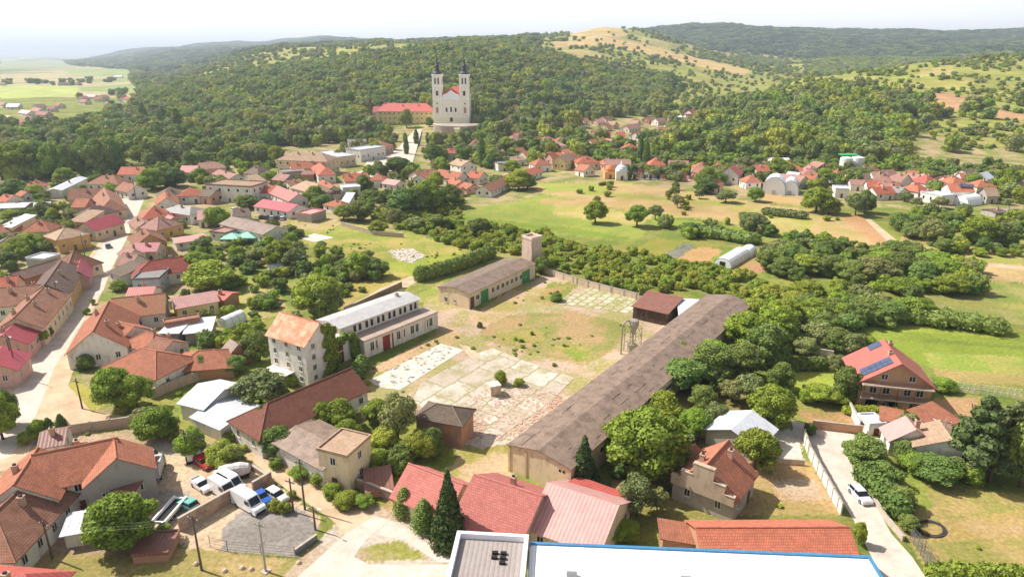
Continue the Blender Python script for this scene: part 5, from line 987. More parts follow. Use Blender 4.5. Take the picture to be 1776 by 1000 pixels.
def vehicle(x1, y1, x2, y2, kind, col, desc, name=None, L=None):
    """rear and front ground pixels"""
    A, B = GT(x1, y1), GT(x2, y2); d = B - A; an = math.atan2(d.y, d.x); C = (A + B) / 2
    paint = plain(col, .3, .1, var=.06, name='car_paint', spec=.5); cat = {'van': 'van', 'pickup': 'pickup', 'box': 'truck'}.get(kind, 'car')
    o = thing(name or {'van': 'white_van', 'pickup': 'pickup', 'box': 'box_truck'}.get(kind, 'parked_car'), C, an); tag(o, desc, cat, 'vehicles parked in the village', True)
    if kind == 'van':
        L = L or 5.9; w = 2.0; a = L / 2; prof = [(-a, .35), (a, .35), (a, .95), (a - .15, 1.15), (a - .95, 1.35), (a - 1.75, 2.45), (a - 2.1, 2.6), (-a + .1, 2.6), (-a, 2.4)]
        bevel_body(None, prof, w, paint, 'body', o, .1); g = MB()
        g.poly([(a - 1.0, -.82, 1.42), (a - 1.0, .82, 1.42), (a - 1.66, .76, 2.36), (a - 1.66, -.76, 2.36)]); q = [(v[0] + .03, v[1], v[2] + .02) for v in g.v[-4:]]; MB().poly(q).build('windscreen', GLASS, o)
        for s in (-1, 1): MB().box(a - 2.35, s * 1.0 - .02, 1.5, a - 1.35, s * 1.0 + .02, 2.15).build('side_window', GLASS, o)
        MB().box(a - .02, -.8, .4, a + .08, .8, .65).build('bumper', DARK, o); whx = (a - 1.0, -a + 1.1); hl = (a - .06, .72, .95)
    elif kind == 'box':
        L = L or 6.5; w = 2.2; a = L / 2; bevel_body(None, [(a - 1.7, .5), (a, .5), (a, 1.3), (a - .5, 2.2), (a - 1.7, 2.2)], w, paint, 'cab', o); MB().poly([(a + .02, -.85, 1.4), (a + .02, .85, 1.4), (a - .44, .8, 2.1), (a - .44, -.8, 2.1)]).build('windscreen', GLASS, o)
        MB().box(-a, -1.15, .9, a - 1.85, 1.15, 2.9).box(-a, -1.18, 2.9, a - 1.85, 1.18, 2.98).build('box_body', roofmat('#b9bcc0', 'metal', '#8f9296', .3), o); MB().box(-a, -.6, .5, a - 1.75, .6, .899).build('chassis', DARK, o); whx = (a - .9, -a + 1.2); hl = (a - .02, .8, .8)
    else:
        L = L or 4.3; w = 1.76; a = L / 2; sd = {'hatch': .15, 'sedan': .75, 'estate': .05, 'pickup': 2.0}[kind]
        bevel_body(None, [(-a, .28), (a, .28), (a, .62), (a - .15, .78), (a - 1.05, .92), (-a + .1, .95), (-a, .75)], w, paint, 'body', o, .05)
        bevel_body(None, [(-a + sd, .93), (a - 1.15, .91), (a - 1.75, 1.42), (-a + sd + .45, 1.44)], w - .12, GLASS, 'windows', o, .16)
        bevel_body(None, [(-a + sd + .38, 1.4), (a - 1.72, 1.39), (a - 1.85, 1.47), (-a + sd + .5, 1.49)], w - .36, paint, 'roof', o, .04); m = MB()
        for s in (-1, 1):
            for x in (a - 1.95 - .5, -a + sd + .4): m.box(x - .04, s * .78 - .04, .92, x + .04, s * .74 + .03, 1.42)
        m.build('pillars', paint, o); whx = (a - .8, -a + .8); hl = (a - .04, .6, .66)
        if kind == 'pickup':
            m = MB().box(-a + .1, -.8, .95, -a + sd, -.72, 1.2).box(-a + .1, .72, .95, -a + sd, .8, 1.2).box(-a + .02, -.8, .95, -a + .1, .8, 1.2); m.build('cargo_sides', paint, o)
    for x in whx:
        for s in (-1, 1):
            t = obj('wheel', WHL, o, (x, s * (w / 2 - .08), .33)); obj('rim', RIM, t)
    for s in (-1, 1):
        MB().box(hl[0], s * hl[1] - .16, hl[2] - .08, hl[0] + .06, s * hl[1] + .16, hl[2] + .08).build('headlight', LAMP, o); MB().box(-L / 2 - .03, s * .7 - .1, .75, -L / 2 + .02, s * .7 + .1, .98).build('tail_light', RLAMP, o)
    return o
vehicle(412, 868, 453, 892, 'van', '#f2f2f2', 'white long panel van parked nose out at the brick wall')
vehicle(374, 848, 405, 866, 'van', '#efefef', 'white van behind the brick wall, left of the panel van', L=5.4); vehicle(384, 838, 418, 856, 'van', '#f0f0f0', 'white van with dark roof slots, farther of the two behind the wall', L=5.6)
vehicle(340, 838, 362, 853, 'pickup', '#e6e6e6', 'white pickup standing left of the white vans'); vehicle(446, 860, 465, 877, 'hatch', '#2f5fb0', 'small blue hatchback between the panel van and the silver car', L=3.7)
vehicle(466, 855, 495, 872, 'estate', '#d8d6d4', 'silver hatchback right of the small blue car'); vehicle(1480, 851, 1502, 874, 'estate', '#c9cbd0', 'silver estate car parked on the lane beside the right hedge')
vehicle(337, 884, 318, 874, 'hatch', '#6fb3a8', 'teal small car in the yard beside the white trailer', L=3.6); vehicle(190, 434, 186, 424, 'hatch', '#5f8390', 'blue grey car parked alone on the main street')
vehicle(248, 830, 262, 800, 'box', '#3c4046', 'grey box truck at the end wall of the big house'); vehicle(266, 838, 276, 806, 'box', '#2c2d30', 'dark truck standing beside the grey box truck', L=6)
vehicle(250, 757, 276, 750, 'sedan', '#3a4048', 'dark sedan in the shade under the yard trees'); vehicle(308, 766, 334, 779, 'sedan', '#b9bcc0', 'silver sedan half under the yard trees'); vehicle(345, 800, 362, 812, 'hatch', '#b02a28', 'small red car in the yard by the rusty green tree')
vehicle(1525, 706, 1550, 704, 'sedan', '#aab0b8', 'silver car in front of the solar panel house'); vehicle(1520, 698, 1540, 697, 'hatch', '#3c3f45', 'dark car under the balcony of the solar panel house')
for i, c in enumerate(('#2f3236', '#3a3d42', '#b8bbbf', '#2b2c30', '#c9cbcd')): vehicle(452 + i * 9, 381 + i * .6, 456 + i * 9, 376 + i * .6, 'hatch', c, ['leftmost dark', 'second dark', 'middle silver', 'fourth black', 'rightmost pale'][i] + ' car of the row behind the long white walled shed')
vehicle(404, 366, 416, 364, 'estate', '#e4e4e4', 'white car left of the parked row near the flat roofed block'); vehicle(356, 340, 352, 345, 'hatch', '#35373b', 'dark car beside the flat roofed block')
vehicle(720, 240, 728, 240, 'hatch', '#303236', 'dark car on the forecourt of the church terrace'); vehicle(104, 580, 114, 566, 'hatch', '#8f9296', 'grey car in the shade at the left kerb', L=4) if False else None
o = thing('flatbed_trailer', GT(296, 892), R(85)); tag(o, 'white flatbed trailer with open frame in the middle of the yard', 'trailer', None, True)
MB().box(-3, -1.1, .7, 3, -.8, 1.2).box(-3, .8, .7, 3, 1.1, 1.2).box(-3, -.8, .7, -2.7, .8, 1.0).box(2.7, -.8, .7, 3, .8, 1.0).build('side_rails', WHITE, o); MB().box(-2.7, -.8, .6, 2.7, .8, .75).build('deck', DARK, o)
for x in (-1.2, -.3):
    for s in (-1, 1): t = obj('wheel', WHL, o, (x, s * .95, .33)); obj('rim', RIM, t)
MB().tube((3, 0, .7), (4.1, 0, .6), .06).build('drawbar', STEEL, o)
o = thing('tank_trailer', GT(408, 828), R(15)); tag(o, 'pale grey tank lying on a frame behind the white vans', 'tank', None, True)
MB().lathe([(.0, -2.6), (.9, -2.2), (1.15, -1), (1.15, 1), (.8, 2.3), (0, 2.6)], 14).build('tank', plain('#d6cfca', .5), o, (0, 0, 1.5)).rotation_euler = (0, math.pi / 2, 0); MB().box(-2.2, -.8, .2, 2.2, .8, .5).build('frame', DARK, o)
o = thing('scrap_machine', GT(343, 796), R(30)); tag(o, 'white scrap machine parts piled beside the small red car', 'machinery', None, True)
MB().box(-1.6, -.9, .5, .6, .9, 1.9).build('cabin', WHITE, o); MB().tube((.2, 0, 1.2), (2.2, .3, 2.0), .25).tube((.8, -.8, .4), (2.2, -.8, .5), .2).build('pipes', STEEL, o); MB().box(-1.8, -1, 0, 2, 1, .5).build('base', DARK, o)
# ------------------------------------------------------------------ poles and wires
POLES = {}; CABLE = plain('#7c7a78', .7, name='cable')
PCON = plain('#b3aaa0', .85, name='pole_concrete'); PWOOD = plain('#6a5a4c', .9, name='pole_wood')
def pole(key, x, yb, yt, kind, desc, lamp=False):
    P = GT(x, yb); k = down(yt); h = max(CAMH - P.z - math.hypot(0, P.y) * k, 4); h = min(h, 12)
    if yt < 95: h = 9
    o = thing('utility_pole', P, R(-25)); tag(o, desc, 'pole', 'utility poles', True); mt = PCON if kind == 'c' else PWOOD
    MB().tube((0, 0, -.2), (0, 0, h), .17, .1, 8).build('shaft', mt, o); MB().box(-.9, -.06, h - .7, .9, .06, h - .58).build('crossarm', STEEL if kind == 'c' else PWOOD, o); m = MB()
    for a in (-.8, 0, .8): m.tube((a, 0, h - .58), (a, 0, h - .38), .05, n=6)
    m.build('insulator', WHITE, o)
    if lamp: l = MB().tube((0, 0, h - .2), (1.3, -.3, h + .25), .04, n=5).build('lamp_arm', STEEL, o); MB().box(1.1, -.42, h + .18, 1.75, -.2, h + .3).build('lamp_head', WHITE, l)
    if kind == 'c': MB().box(-.5, -.5, -.1, .5, .5, .12).build('footing', CONC, o)
    POLES[key] = P + Vector((0, 0, h - .4)); return o
pole('a', 350, 988, 893, 'w', 'dark wooden pole on the dry verge below the yard'); pole('b', 461, 990, 903, 'c', 'white concrete pole on a square footing at the bottom verge')
pole('c', 529, 883, 796, 'w', 'tall dark pole beside the derelict cube, right one of two'); pole('d', 509, 887, 829, 'w', 'shorter dark pole beside the tall pole at the path')
pole('e', 91, 968, 903, 'w', 'leaning wooden pole at the brown hipped house, lower left'); pole('f', 143, 708, 656, 'w', 'wooden pole on the grass triangle of the street junction')
pole('g', 32, 655, 583, 'w', 'left pole of the double pole at the crimson roofed house', True); pole('h', 27, 648, 580, 'w', 'right pole of the double pole at the crimson roofed house')
pole('i', 1243, 892, 848, 'c', 'white concrete pole in front of the old grey gabled house', True); pole('j', 327, 800, 745, 'w', 'dark pole in the yard beside the silver sedan')
pole('k', 153, 470, 405, 'w', 'street pole beside the narrow crimson fronted house', True); pole('l', 106, 540, 488, 'w', 'street pole in front of the ochre gabled house', True)
pole('m', 1627, 790, 726, 'c', 'pole between the small houses right of the lane'); pole('n', 1610, 775, 740, 'c', 'shorter post among the small houses right of the lane'); pole('o', 706, 268, 238, 'c', 'slim pole on the square below the church')
pole('q', 236, 345, 312, 'w', 'pole at the far end of the main street'); pole('s', 547, 918, 900, 'w', 'short lamp post at the corner of the gravel yard', True)
def wires(a, b, desc, sag=.9):
    A, B = POLES[a], POLES[b]; m = MB(); o = thing('overhead_wires', (A + B) / 2); tag(o, desc, 'wires', 'overhead wires', True); c = (A + B) / 2
    for s in (-.8, 0, .8):
        pr = None
        for k in range(9):
            t = k / 8; p = A.lerp(B, t) + Vector((s * .4, s * .8, -sag * 4 * t * (1 - t))) - c
            if pr is not None: m.tube(pr, p, .009, n=3, caps=False)
            pr = p
    m.build('cable', CABLE, o)
wires('e', 'a', 'wires crossing the big walnut tree between two wooden poles'); wires('a', 'b', 'wires between the verge pole and the white concrete pole'); wires('j', 'c', 'wires running from the yard pole to the tall pole'); wires('g', 'l', 'wires along the left kerb of the main street'); wires('l', 'k', 'wires along the street behind the ochre gabled house')
# ------------------------------------------------------------------ walls, fences, hedges
def wall(pix, h, t, mat, name, desc, cap=True, posts=0, cat='wall'):
    P = [GT(*p) for p in pix]; o = thing(name, P[0]); tag(o, desc, cat, 'walls and fences', True, at=pix[len(pix) // 2]); m = MB(); c = MB()
    for a, b in zip(P, P[1:]):
        a_, b_ = a - P[0], b - P[0]; d = (b_ - a_); L = d.length; u = d / L; nrm = Vector((-u.y, u.x, 0)) * t / 2
        def bx(mm, w, z0, z1, l0=0, l1=L):
            n_ = nrm * w; q = [a_ + u * l0 - n_, a_ + u * l1 - n_, a_ + u * l1 + n_, a_ + u * l0 + n_]
            for i in range(4): j = (i + 1) % 4; mm.poly([(q[i].x, q[i].y, q[i].z + z0), (q[j].x, q[j].y, q[j].z + z0), (q[j].x, q[j].y, q[j].z + z1), (q[i].x, q[i].y, q[i].z + z1)])
            mm.poly([(v.x, v.y, v.z + z1) for v in q])
        bx(m, 1, -.4, h)
        if cap: bx(c, 1.5, h + .003, h + .1)
        if posts:
            k = 0
            while k < L: bx(c, 1.9, -.3, h + .22, k, k + .25); k += posts
    m.build('wall_panel', mat, o)
    if c.v: c.build('coping', CONC, o)
    return o
BRW = wallmat('#b89a80', '#8a6f5c', .5, '#9a6a50')
wall([(312, 921), (400, 871), (412, 866)], 2.2, .3, BRW, 'brick_wall', 'brick wall between the dirt yard and the gravel lot, left of the panel van'); wall([(440, 857), (472, 838)], 2.2, .3, BRW, 'brick_wall', 'short brick wall end behind the silver hatchback')
wall([(474, 838), (440, 815), (395, 800)], .9, .3, BRW, 'brick_wall', 'low stone wall behind the pale grey tank'); wall([(262, 692), (310, 672), (366, 652)], 2.0, .25, wallmat('#b9a08c'), 'concrete_wall', 'beige concrete wall above the white workshop', posts=3)
wall([(122, 752), (225, 738)], 1.8, .2, wallmat('#b9a494'), 'concrete_wall', 'grey wall above the large orange house at the junction', posts=3.2)
wall([(1393, 762), (1402, 790), (1458, 893)], 2.0, .18, wallmat('#e4ddd0'), 'white_panel_fence', 'white concrete panel fence along the right lane', posts=2.4, cat='fence'); wall([(1472, 712), (1490, 745)], 1.8, .25, WHITE, 'white_wall', 'short white wall beside the brown garden beds')
wall([(1408, 742), (1495, 752)], 1.6, .25, wallmat('#c99a78'), 'clay_wall', 'ochre wall below the brown garden beds'); wall([(1480, 812), (1500, 845), (1534, 900), (1566, 938)], .8, .3, CONC, 'low_wall', 'low pale wall in front of the right lane hedge')
wall([(1350, 803), (1395, 806)], .9, .25, wallmat('#c9b49c'), 'low_wall', 'low wall of the white gravel courtyard'); wall([(1365, 636), (1362, 672)], 1.6, .2, WHITE, 'white_wall', 'white wall strip left of the bright lawn'); wall([(1380, 608), (1445, 618)], 1.3, .3, wallmat('#ddd5c8'), 'white_wall', 'white rubble wall above the dark trimmed hedge')
wall([(620, 845), (655, 858), (692, 872)], 1.6, .3, BRW, 'ruined_wall', 'crumbling wall running from the ruined hut to the pink roofs'); wall([(945, 474), (1000, 492), (1060, 508), (1108, 520)], 1.8, .25, wallmat('#cbb8a0'), 'boundary_wall', 'pale boundary wall behind the concrete squares', posts=4)
wall([(598, 545), (650, 520), (697, 498)], 1.8, .35, wallmat('#9a8468', '#6a6a48', .6), 'boundary_wall', 'overgrown dark boundary wall behind the white hall'); wall([(592, 392), (650, 408), (700, 412)], 1.6, .3, wallmat('#b9a48c'), 'boundary_wall', 'crumbling wall across the grassy field behind the village')
wall([(512, 962), (550, 935)], .9, .25, plain('#6f7478'), 'barrier', 'dark grey barrier wall at the corner of the gravel lot')
wall([(1440, 664), (1700, 682)], .12, .1, CONC, 'x', 'x') if False else None
def fence(pix, h, gap, desc, mat=STEEL, rails=3, name='rail_fence', r=.05):
    P = [GT(*p) for p in pix]; o = thing(name, P[0]); tag(o, desc, 'fence', 'walls and fences', True, at=pix[len(pix) // 2]); m = MB()
    for a, b in zip(P, P[1:]):
        a_, b_ = a - P[0], b - P[0]; L = (b_ - a_).length; n = max(1, int(L / gap))
        for k in range(n + 1): p = a_.lerp(b_, k / n); obj('post', MB().tube((p.x, p.y, p.z), (p.x, p.y, p.z + h), r, n=6).mesh('post', mat), o)
        for k in range(rails): z = h * (k + .6) / rails; m.tube((a_.x, a_.y, a_.z + z), (b_.x, b_.y, b_.z + z), r * .45, n=4)
    m.build('rail', mat, o); return o
fence([(365, 948), (395, 955), (512, 965)], 1.8, 3.6, 'wire fence with thin posts along the gravel lot', PWOOD, 4, r=.04)
fence([(1578, 935), (1596, 962), (1614, 996)], 1.9, .9, 'tall grey steel gate fence at the lower right', STEEL, 6, 'steel_gate'); fence([(1582, 932), (1602, 958), (1621, 990)], 1.9, 1.2, 'second parallel steel rail right of the grey gate fence', STEEL, 4, 'steel_gate')
fence([(1612, 668), (1700, 676), (1770, 684)], 1.3, 1.0, 'white picket vineyard trellis right of the solar panel house', WHITE, 3, 'trellis', .07); fence([(1612, 675), (1700, 684), (1770, 693)], 1.2, 1.1, 'white trellis row below the picket trellis', WHITE, 3, 'trellis', .07)
fence([(150, 432), (172, 402), (200, 372)], 2.2, 1.6, 'dark railing along the left kerb before the crimson roofed house', PWOOD, 4)
def hedge(pix, w, h, kind, desc, n=260, name='hedge'):
    P = [GT(*p) for p in pix]; L = []; o = thing(name, P[0]); tag(o, desc, 'hedge', 'hedges', True, at=pix[len(pix) // 2])
    for a, b in zip(P, P[1:]):
        a_, b_ = a - P[0], b - P[0]; k = max(1, int((b_ - a_).length / (w * .55)))
        for i in range(k): p = a_.lerp(b_, i / k); L.append((p.x, p.y + random.uniform(-.1, .1) * w, h * .45, w * .62 * random.uniform(.85, 1.15), w * .6, h * .55 * random.uniform(.85, 1.12)))
    me = leaves_mesh('foliage', L, min(n * len(L), 14000), .26 if P[0].y < 200 else .4, LEAF[kind], len(pix), core=.86); obj('foliage', me, o); return o
hedge([(642, 540), (700, 512)], 1.6, 1.6, 'o', 'low overgrown hedge on the boundary wall behind the white hall'); hedge([(728, 487), (790, 470), (858, 444)], 3.2, 4.2, 'd', 'tall dark ivy hedge wall behind the green gated shed', 400)
hedge([(1368, 640), (1434, 640)], 2.2, 2.6, 'd', 'dark trimmed box hedge above the bright lawn', 700); hedge([(1470, 716), (1515, 716), (1570, 722)], 1.6, 1.5, 'r', 'trimmed green hedge below the solar panel house', 500)
hedge([(1480, 560), (1560, 555), (1650, 566), (1720, 576), (1776, 585)], 6, 4, 'd', 'long dark hedge line between the two green fields at right', 500); hedge([(1620, 998), (1700, 1000), (1790, 1004)], 2.2, 1.6, 'y', 'yellow green hedge at the lower right edge', 500)
hedge([(628, 640), (612, 668), (560, 700)], 2.2, 3, 'd', 'ivy hedge covering the long tiled hall wall', 400); hedge([(1508, 836), (1532, 866), (1552, 890), (1572, 920)], 3.6, 3.2, 'd', 'bushy hedge along the right lane beside the silver estate', 900)
hedge([(1330, 372), (1400, 380)], 4, 3, 'o', 'row of low orchard trees forming a hedge in the dry field'); hedge([(1195, 405), (1260, 415), (1320, 425)], 6, 4, 'd', 'dark hedge line at the lower edge of the dry field'); hedge([(1050, 335), (1150, 345)], 2, 1.5, 'o', 'thin hedge across the dry field') if False else None
hedge([(430, 868), (470, 800), (500, 830)], 2.5, 1.5, 'r', 'weedy bank') if False else None
# ring of tyres
P = GT(1615, 917); o = thing('tyre_ring', P, .5); tag(o, 'oval ring of old dark tyres lying in the dry field', 'tyres', None, True); TM = MB().lathe([(.16, .0), (.27, .0), (.30, .08), (.27, .16), (.16, .16), (.16, 0)], 12).mesh('tyre', plain('#4c4845', .8))
for k in range(34): a = 2 * math.pi * k / 34; q = obj('tyre', TM, o, (math.cos(a) * 2.0, math.sin(a) * 1.55, .02), a); q.rotation_euler = (.2, .3 * math.sin(k), a)
for i, (x, y) in enumerate(((390, 990), (420, 985), (436, 987), (518, 976), (340, 978), (118, 935), (155, 625), (1395, 955))):
    o = MB().lathe([(.0, -.05), (.34, 0), (.36, .16), (.2, .36), (0, .4)], 7).build('boulder', wallmat('#c2b09c'), None, GT(x, y)); tag(o, 'pale boulder on the dry ground', 'stone', 'boulders')
# ------------------------------------------------------------------ trees placed one by one: x, ground row, width px, height px, kind
T(209, 955, 122, 118, 'r', 'huge round bright green walnut at the lower left beside the brown hipped house'); T(779, 948, 66, 135, 'c', 'tallest pointed dark spruce in front of the pink roofs'); T(1012, 850, 58, 100, 'c', 'dark spruce at the near end of the very long warehouse')
for q in [(702,894,38,52,'t'),(736,920,42,58,'t'),(760,925,30,40,'g'),(830,930,50,30,'g'),(1120,838,150,150,'r'),(1085,800,80,90,'r'),(1150,740,70,70,'r'),(1165,845,60,70,'d'),(1070,800,60,60,'r'),(1185,685,80,75,'d'),(1180,640,60,55,'r'),(1235,665,80,80,'d'),(1240,640,70,60,'r'),(1295,610,80,80,'r'),(1330,640,80,90,'d'),(1290,660,75,75,'d'),(1345,600,80,80,'r'),(1355,680,50,60,'d'),(1300,700,60,60,'o'),
 (1360,570,70,60,'r'),(1310,560,60,50,'r'),(1270,700,50,50,'o'),(1220,710,50,50,'d'),(1205,760,60,60,'r'),(1240,740,45,50,'o'),(1337,745,88,90,'r'),(1312,818,76,84,'r'),(1165,760,45,45,'d'),(1105,900,70,85,'o'),(1140,890,40,50,'o'),(1060,935,70,50,'r'),(1090,935,50,40,'g'),(960,935,70,45,'g'),(1502,808,76,62,'d'),(1535,842,60,48,'d'),(1564,886,54,50,'d'),(1576,922,34,34,'d'),(1490,945,26,44,'g'),(1575,760,40,50,'o'),(1590,822,60,45,'g'),(1570,800,50,45,'d'),
 (1630,838,85,45,'d'),(1660,830,60,45,'o'),(1695,835,95,150,'s'),(1740,815,70,120,'s'),(1775,850,80,130,'d'),(1720,840,60,90,'s'),(1770,770,50,80,'s'),(1467,700,50,72,'d'),(1478,690,30,45,'y'),(1420,700,60,40,'r'),(1450,704,50,36,'g'),(1400,700,30,30,'g'),(1455,650,40,40,'o'),(1400,620,50,40,'o'),(1420,600,60,50,'o'),(1480,620,50,50,'o'),(1450,610,55,50,'d'),(1430,580,60,45,'d'),(1500,615,50,40,'r'),(1640,680,45,25,'g'),(1600,770,30,30,'g'),(1540,745,50,30,'g'),(1655,620,0,0,'x'),
 (1730,790,60,60,'s'),(1405,755,22,26,'d'),(1590,705,22,20,'m'),(690,775,75,105,'o'),(640,735,40,40,'o'),(655,740,50,55,'r'),(590,745,55,60,'r'),(560,745,50,55,'r'),(525,745,55,42,'r'),(600,770,60,50,'g'),(730,800,60,62,'y'),(700,800,60,45,'d'),(668,790,60,60,'y'),(655,815,50,45,'g'),(752,795,40,60,'d'),(755,760,30,30,'g'),(450,710,95,80,'o'),(480,700,50,50,'d'),(448,628,52,62,'d'),(410,650,40,40,'d'),(350,650,35,40,'d'),(540,645,0,0,'x'),(508,668,30,20,'g'),(458,762,28,60,'t'),(480,790,60,60,'d'),(500,780,50,40,'g'),
 (550,550,92,85,'r'),(565,555,60,70,'d'),(360,505,90,62,'r'),(340,480,60,50,'r'),(395,500,40,35,'d'),(375,395,48,42,'g'),(485,465,60,55,'r'),(510,470,50,45,'o'),(625,482,55,52,'r'),(650,482,50,40,'d'),(600,478,40,35,'d'),(445,455,40,30,'o'),(200,712,75,85,'r'),(235,712,60,70,'r'),(270,765,75,70,'r'),(250,745,50,45,'o'),(180,680,40,40,'r'),(332,795,55,62,'r'),(388,815,58,60,'y'),(400,805,40,40,'r'),(0,765,60,90,'r'),(15,740,40,70,'d'),(148,642,32,32,'b'),(62,600,40,42,'r'),(75,590,30,30,'d'),(20,595,25,30,'r'),
 (108,752,22,36,'t'),(65,760,32,38,'g'),(85,752,22,30,'t'),(45,772,30,30,'g'),(150,545,14,14,'g'),(160,528,12,12,'g'),(205,505,34,14,'g'),(30,445,50,40,'g'),(45,430,40,30,'r'),(10,462,40,30,'d'),(90,425,30,26,'o'),(28,505,24,20,'o'),(38,520,0,0,'x'),(130,345,22,18,'g'),(150,343,24,16,'g'),(95,372,22,22,'g'),(75,378,34,32,'o'),(20,385,40,22,'r'),(20,345,50,38,'d'),(60,345,40,28,'g'),
 (0,315,60,68,'r'),(38,312,64,70,'r'),(70,308,50,66,'d'),(92,312,44,66,'r'),(118,308,44,60,'d'),(148,300,40,62,'g'),(172,305,48,68,'d'),(198,300,40,62,'d'),(112,320,40,32,'r'),(5,258,40,40,'d'),(25,258,36,38,'d'),(55,262,40,40,'r'),(80,260,44,42,'o'),(105,262,44,42,'o'),(130,258,40,46,'d'),(160,262,50,50,'r'),(190,262,40,40,'r'),(215,270,44,40,'r'),(245,262,40,40,'d'),(270,258,36,44,'d'),(300,262,36,36,'d'),(150,285,36,40,'o'),(240,285,40,36,'g'),(262,290,34,28,'o'),(285,275,34,30,'r'),
 (310,238,18,50,'p'),(285,220,10,36,'p'),(278,225,10,34,'p'),(250,222,16,44,'p'),(262,330,50,42,'r'),(285,325,48,40,'d'),(302,325,44,38,'d'),(345,315,34,26,'r'),(430,362,40,28,'d'),(420,362,26,26,'r'),(545,355,42,36,'r'),(560,362,40,28,'d'),(470,318,32,24,'r'),(620,385,50,40,'d'),(595,382,36,30,'r'),(630,335,30,34,'d'),(600,335,26,18,'r'),(640,310,26,26,'r'),(655,300,20,24,'o'),(688,300,50,28,'d'),(700,300,40,26,'d'),(660,305,30,22,'d'),(655,268,20,24,'g'),(587,282,18,24,'r'),
 (480,285,28,34,'r'),(435,265,34,26,'d'),(405,250,26,22,'d'),(465,245,14,18,'d'),(705,222,24,34,'r'),(745,220,16,18,'d'),(722,252,10,28,'p'),(742,248,8,18,'p'),(703,250,8,20,'p'),(705,268,10,30,'p'),(735,270,12,16,'o'),(772,245,12,14,'r'),(785,250,16,20,'y'),(750,285,32,40,'d'),(765,280,26,30,'d'),(835,290,13,60,'p'),(855,288,30,30,'d'),(845,245,26,24,'r'),(878,262,24,26,'r'),(905,260,24,18,'d'),(920,262,34,28,'d'),(888,300,28,24,'r'),(900,330,48,40,'r'),(915,328,34,30,'d'),
 (700,375,60,55,'d'),(720,372,56,52,'d'),(740,368,60,60,'r'),(780,360,44,44,'d'),(755,325,30,30,'r'),(683,392,40,36,'o'),(860,322,34,22,'o'),(760,398,40,30,'d'),(830,408,46,34,'d'),(720,400,40,28,'o'),(655,405,36,26,'r'),(1033,388,42,44,'r'),(1105,394,42,42,'r'),(1137,382,30,30,'o'),(1035,352,16,14,'o'),(1175,360,26,26,'o'),(1180,356,18,16,'o'),(1170,342,20,22,'o'),(1213,345,20,18,'o'),(1225,330,40,44,'r'),(1225,335,46,30,'d'),(1172,330,14,16,'d'),(1260,352,40,22,'o'),(1310,350,30,28,'r'),(1290,385,24,20,'o'),
 (1310,405,50,40,'o'),(1300,400,40,36,'d'),(1335,410,30,24,'d'),(1350,305,42,34,'r'),(1418,370,56,50,'r'),(1440,372,40,34,'d'),(1485,375,40,44,'o'),(1500,370,36,44,'d'),(1430,320,34,30,'r'),(1535,345,20,20,'r'),(1570,350,24,20,'o'),(1590,360,24,20,'o'),(1630,362,32,24,'o'),(1745,335,44,46,'r'),(1690,330,30,30,'r'),(1570,400,0,0,'x'),(1560,395,40,30,'d'),(1590,398,40,30,'d'),(1650,390,40,26,'d'),(1615,425,46,50,'o'),(1695,425,60,56,'r'),(1735,425,50,44,'d'),(1700,445,24,18,'r'),(1740,445,24,18,'g'),
 (1110,292,14,56,'t'),(1120,294,14,50,'t'),(1090,312,16,20,'d'),(1430,445,34,30,'d'),(1545,448,44,36,'d'),(1375,455,60,30,'d'),(1330,470,40,40,'d'),(1360,480,50,40,'d'),(1400,475,60,40,'r'),(1440,480,60,44,'d'),(1480,490,60,46,'d'),(1520,495,70,56,'o'),(1560,480,60,50,'d'),(1600,490,60,44,'d'),(1650,512,60,42,'r'),(1620,470,60,40,'r'),(1530,470,60,40,'r'),(1585,455,50,36,'d'),(1640,478,50,36,'r'),(1560,510,50,34,'r'),
 (1450,550,60,40,'d'),(1500,556,70,46,'d'),(1540,560,70,46,'d'),(1590,555,70,40,'r'),(1410,560,60,50,'r'),(1470,560,60,36,'r'),(1400,520,60,34,'r'),(1340,520,50,30,'y'),(1380,535,50,36,'y'),(1580,415,30,26,'o'),(1640,440,36,30,'d'),(965,523,24,20,'b'),(868,668,26,30,'g'),(900,670,22,18,'g'),(832,568,12,12,'b'),(580,640,0,0,'x'),(920,480,24,30,'b'),(940,475,30,36,'d'),(300,735,0,0,'x'),(1660,750,26,36,'o'),(1645,800,24,60,'s'),(285,925,26,20,'g'),(310,955,0,0,'x'),(545,910,0,0,'x'),(575,860,40,26,'g'),(555,840,40,30,'g'),(600,880,50,30,'g'),(630,880,40,22,'g'),(540,820,40,30,'d'),(520,830,40,24,'g')]:
    if q[2] > 0: T(*q)
# ------------------------------------------------------------------ woods, thickets and scrub (nobody could count them)
def scatter_stuff(name, pts, kinds, smat=None):
    """pts: x, y, z, width, height; one object of points carrying crowns through geometry nodes"""
    for ki, kind in enumerate(kinds):
        pass
def low_crown(kind, seed, n=420, size=.075):
    rg = random.Random(seed); L = []
    for i in range(15 if n > 800 else 8):
        a = rg.uniform(0, 6.28); q = rg.uniform(.12, .24); d = rg.uniform(0, .5 - q * .4); zt = rg.uniform(.55, 1.0); L.append((math.cos(a) * d, math.sin(a) * d, zt - q, q, q * rg.uniform(.8, 1.2), q * rg.uniform(.8, 1.3)))
    L += [(0, 0, .32, .42, .42, .34)]
    return leaves_mesh('wood_crown', L, n, size, LEAF[kind], seed, core=.8)
PC = {}
def proto_collection(key, kinds):
    c = bpy.data.collections.new('crowns_' + key); i = 0
    for k in kinds:
        me = k if not isinstance(k, str) else None
        for s_ in range(2):
            ob = bpy.data.objects.new('crown_%s_%02d' % (key, i), low_crown(k, 100 + i * 3, *((1500, .04) if key in ('wood', 'far') else (520, .07) if key == 'scrub' else (2200, .036)))); c.objects.link(ob); i += 1
    return c
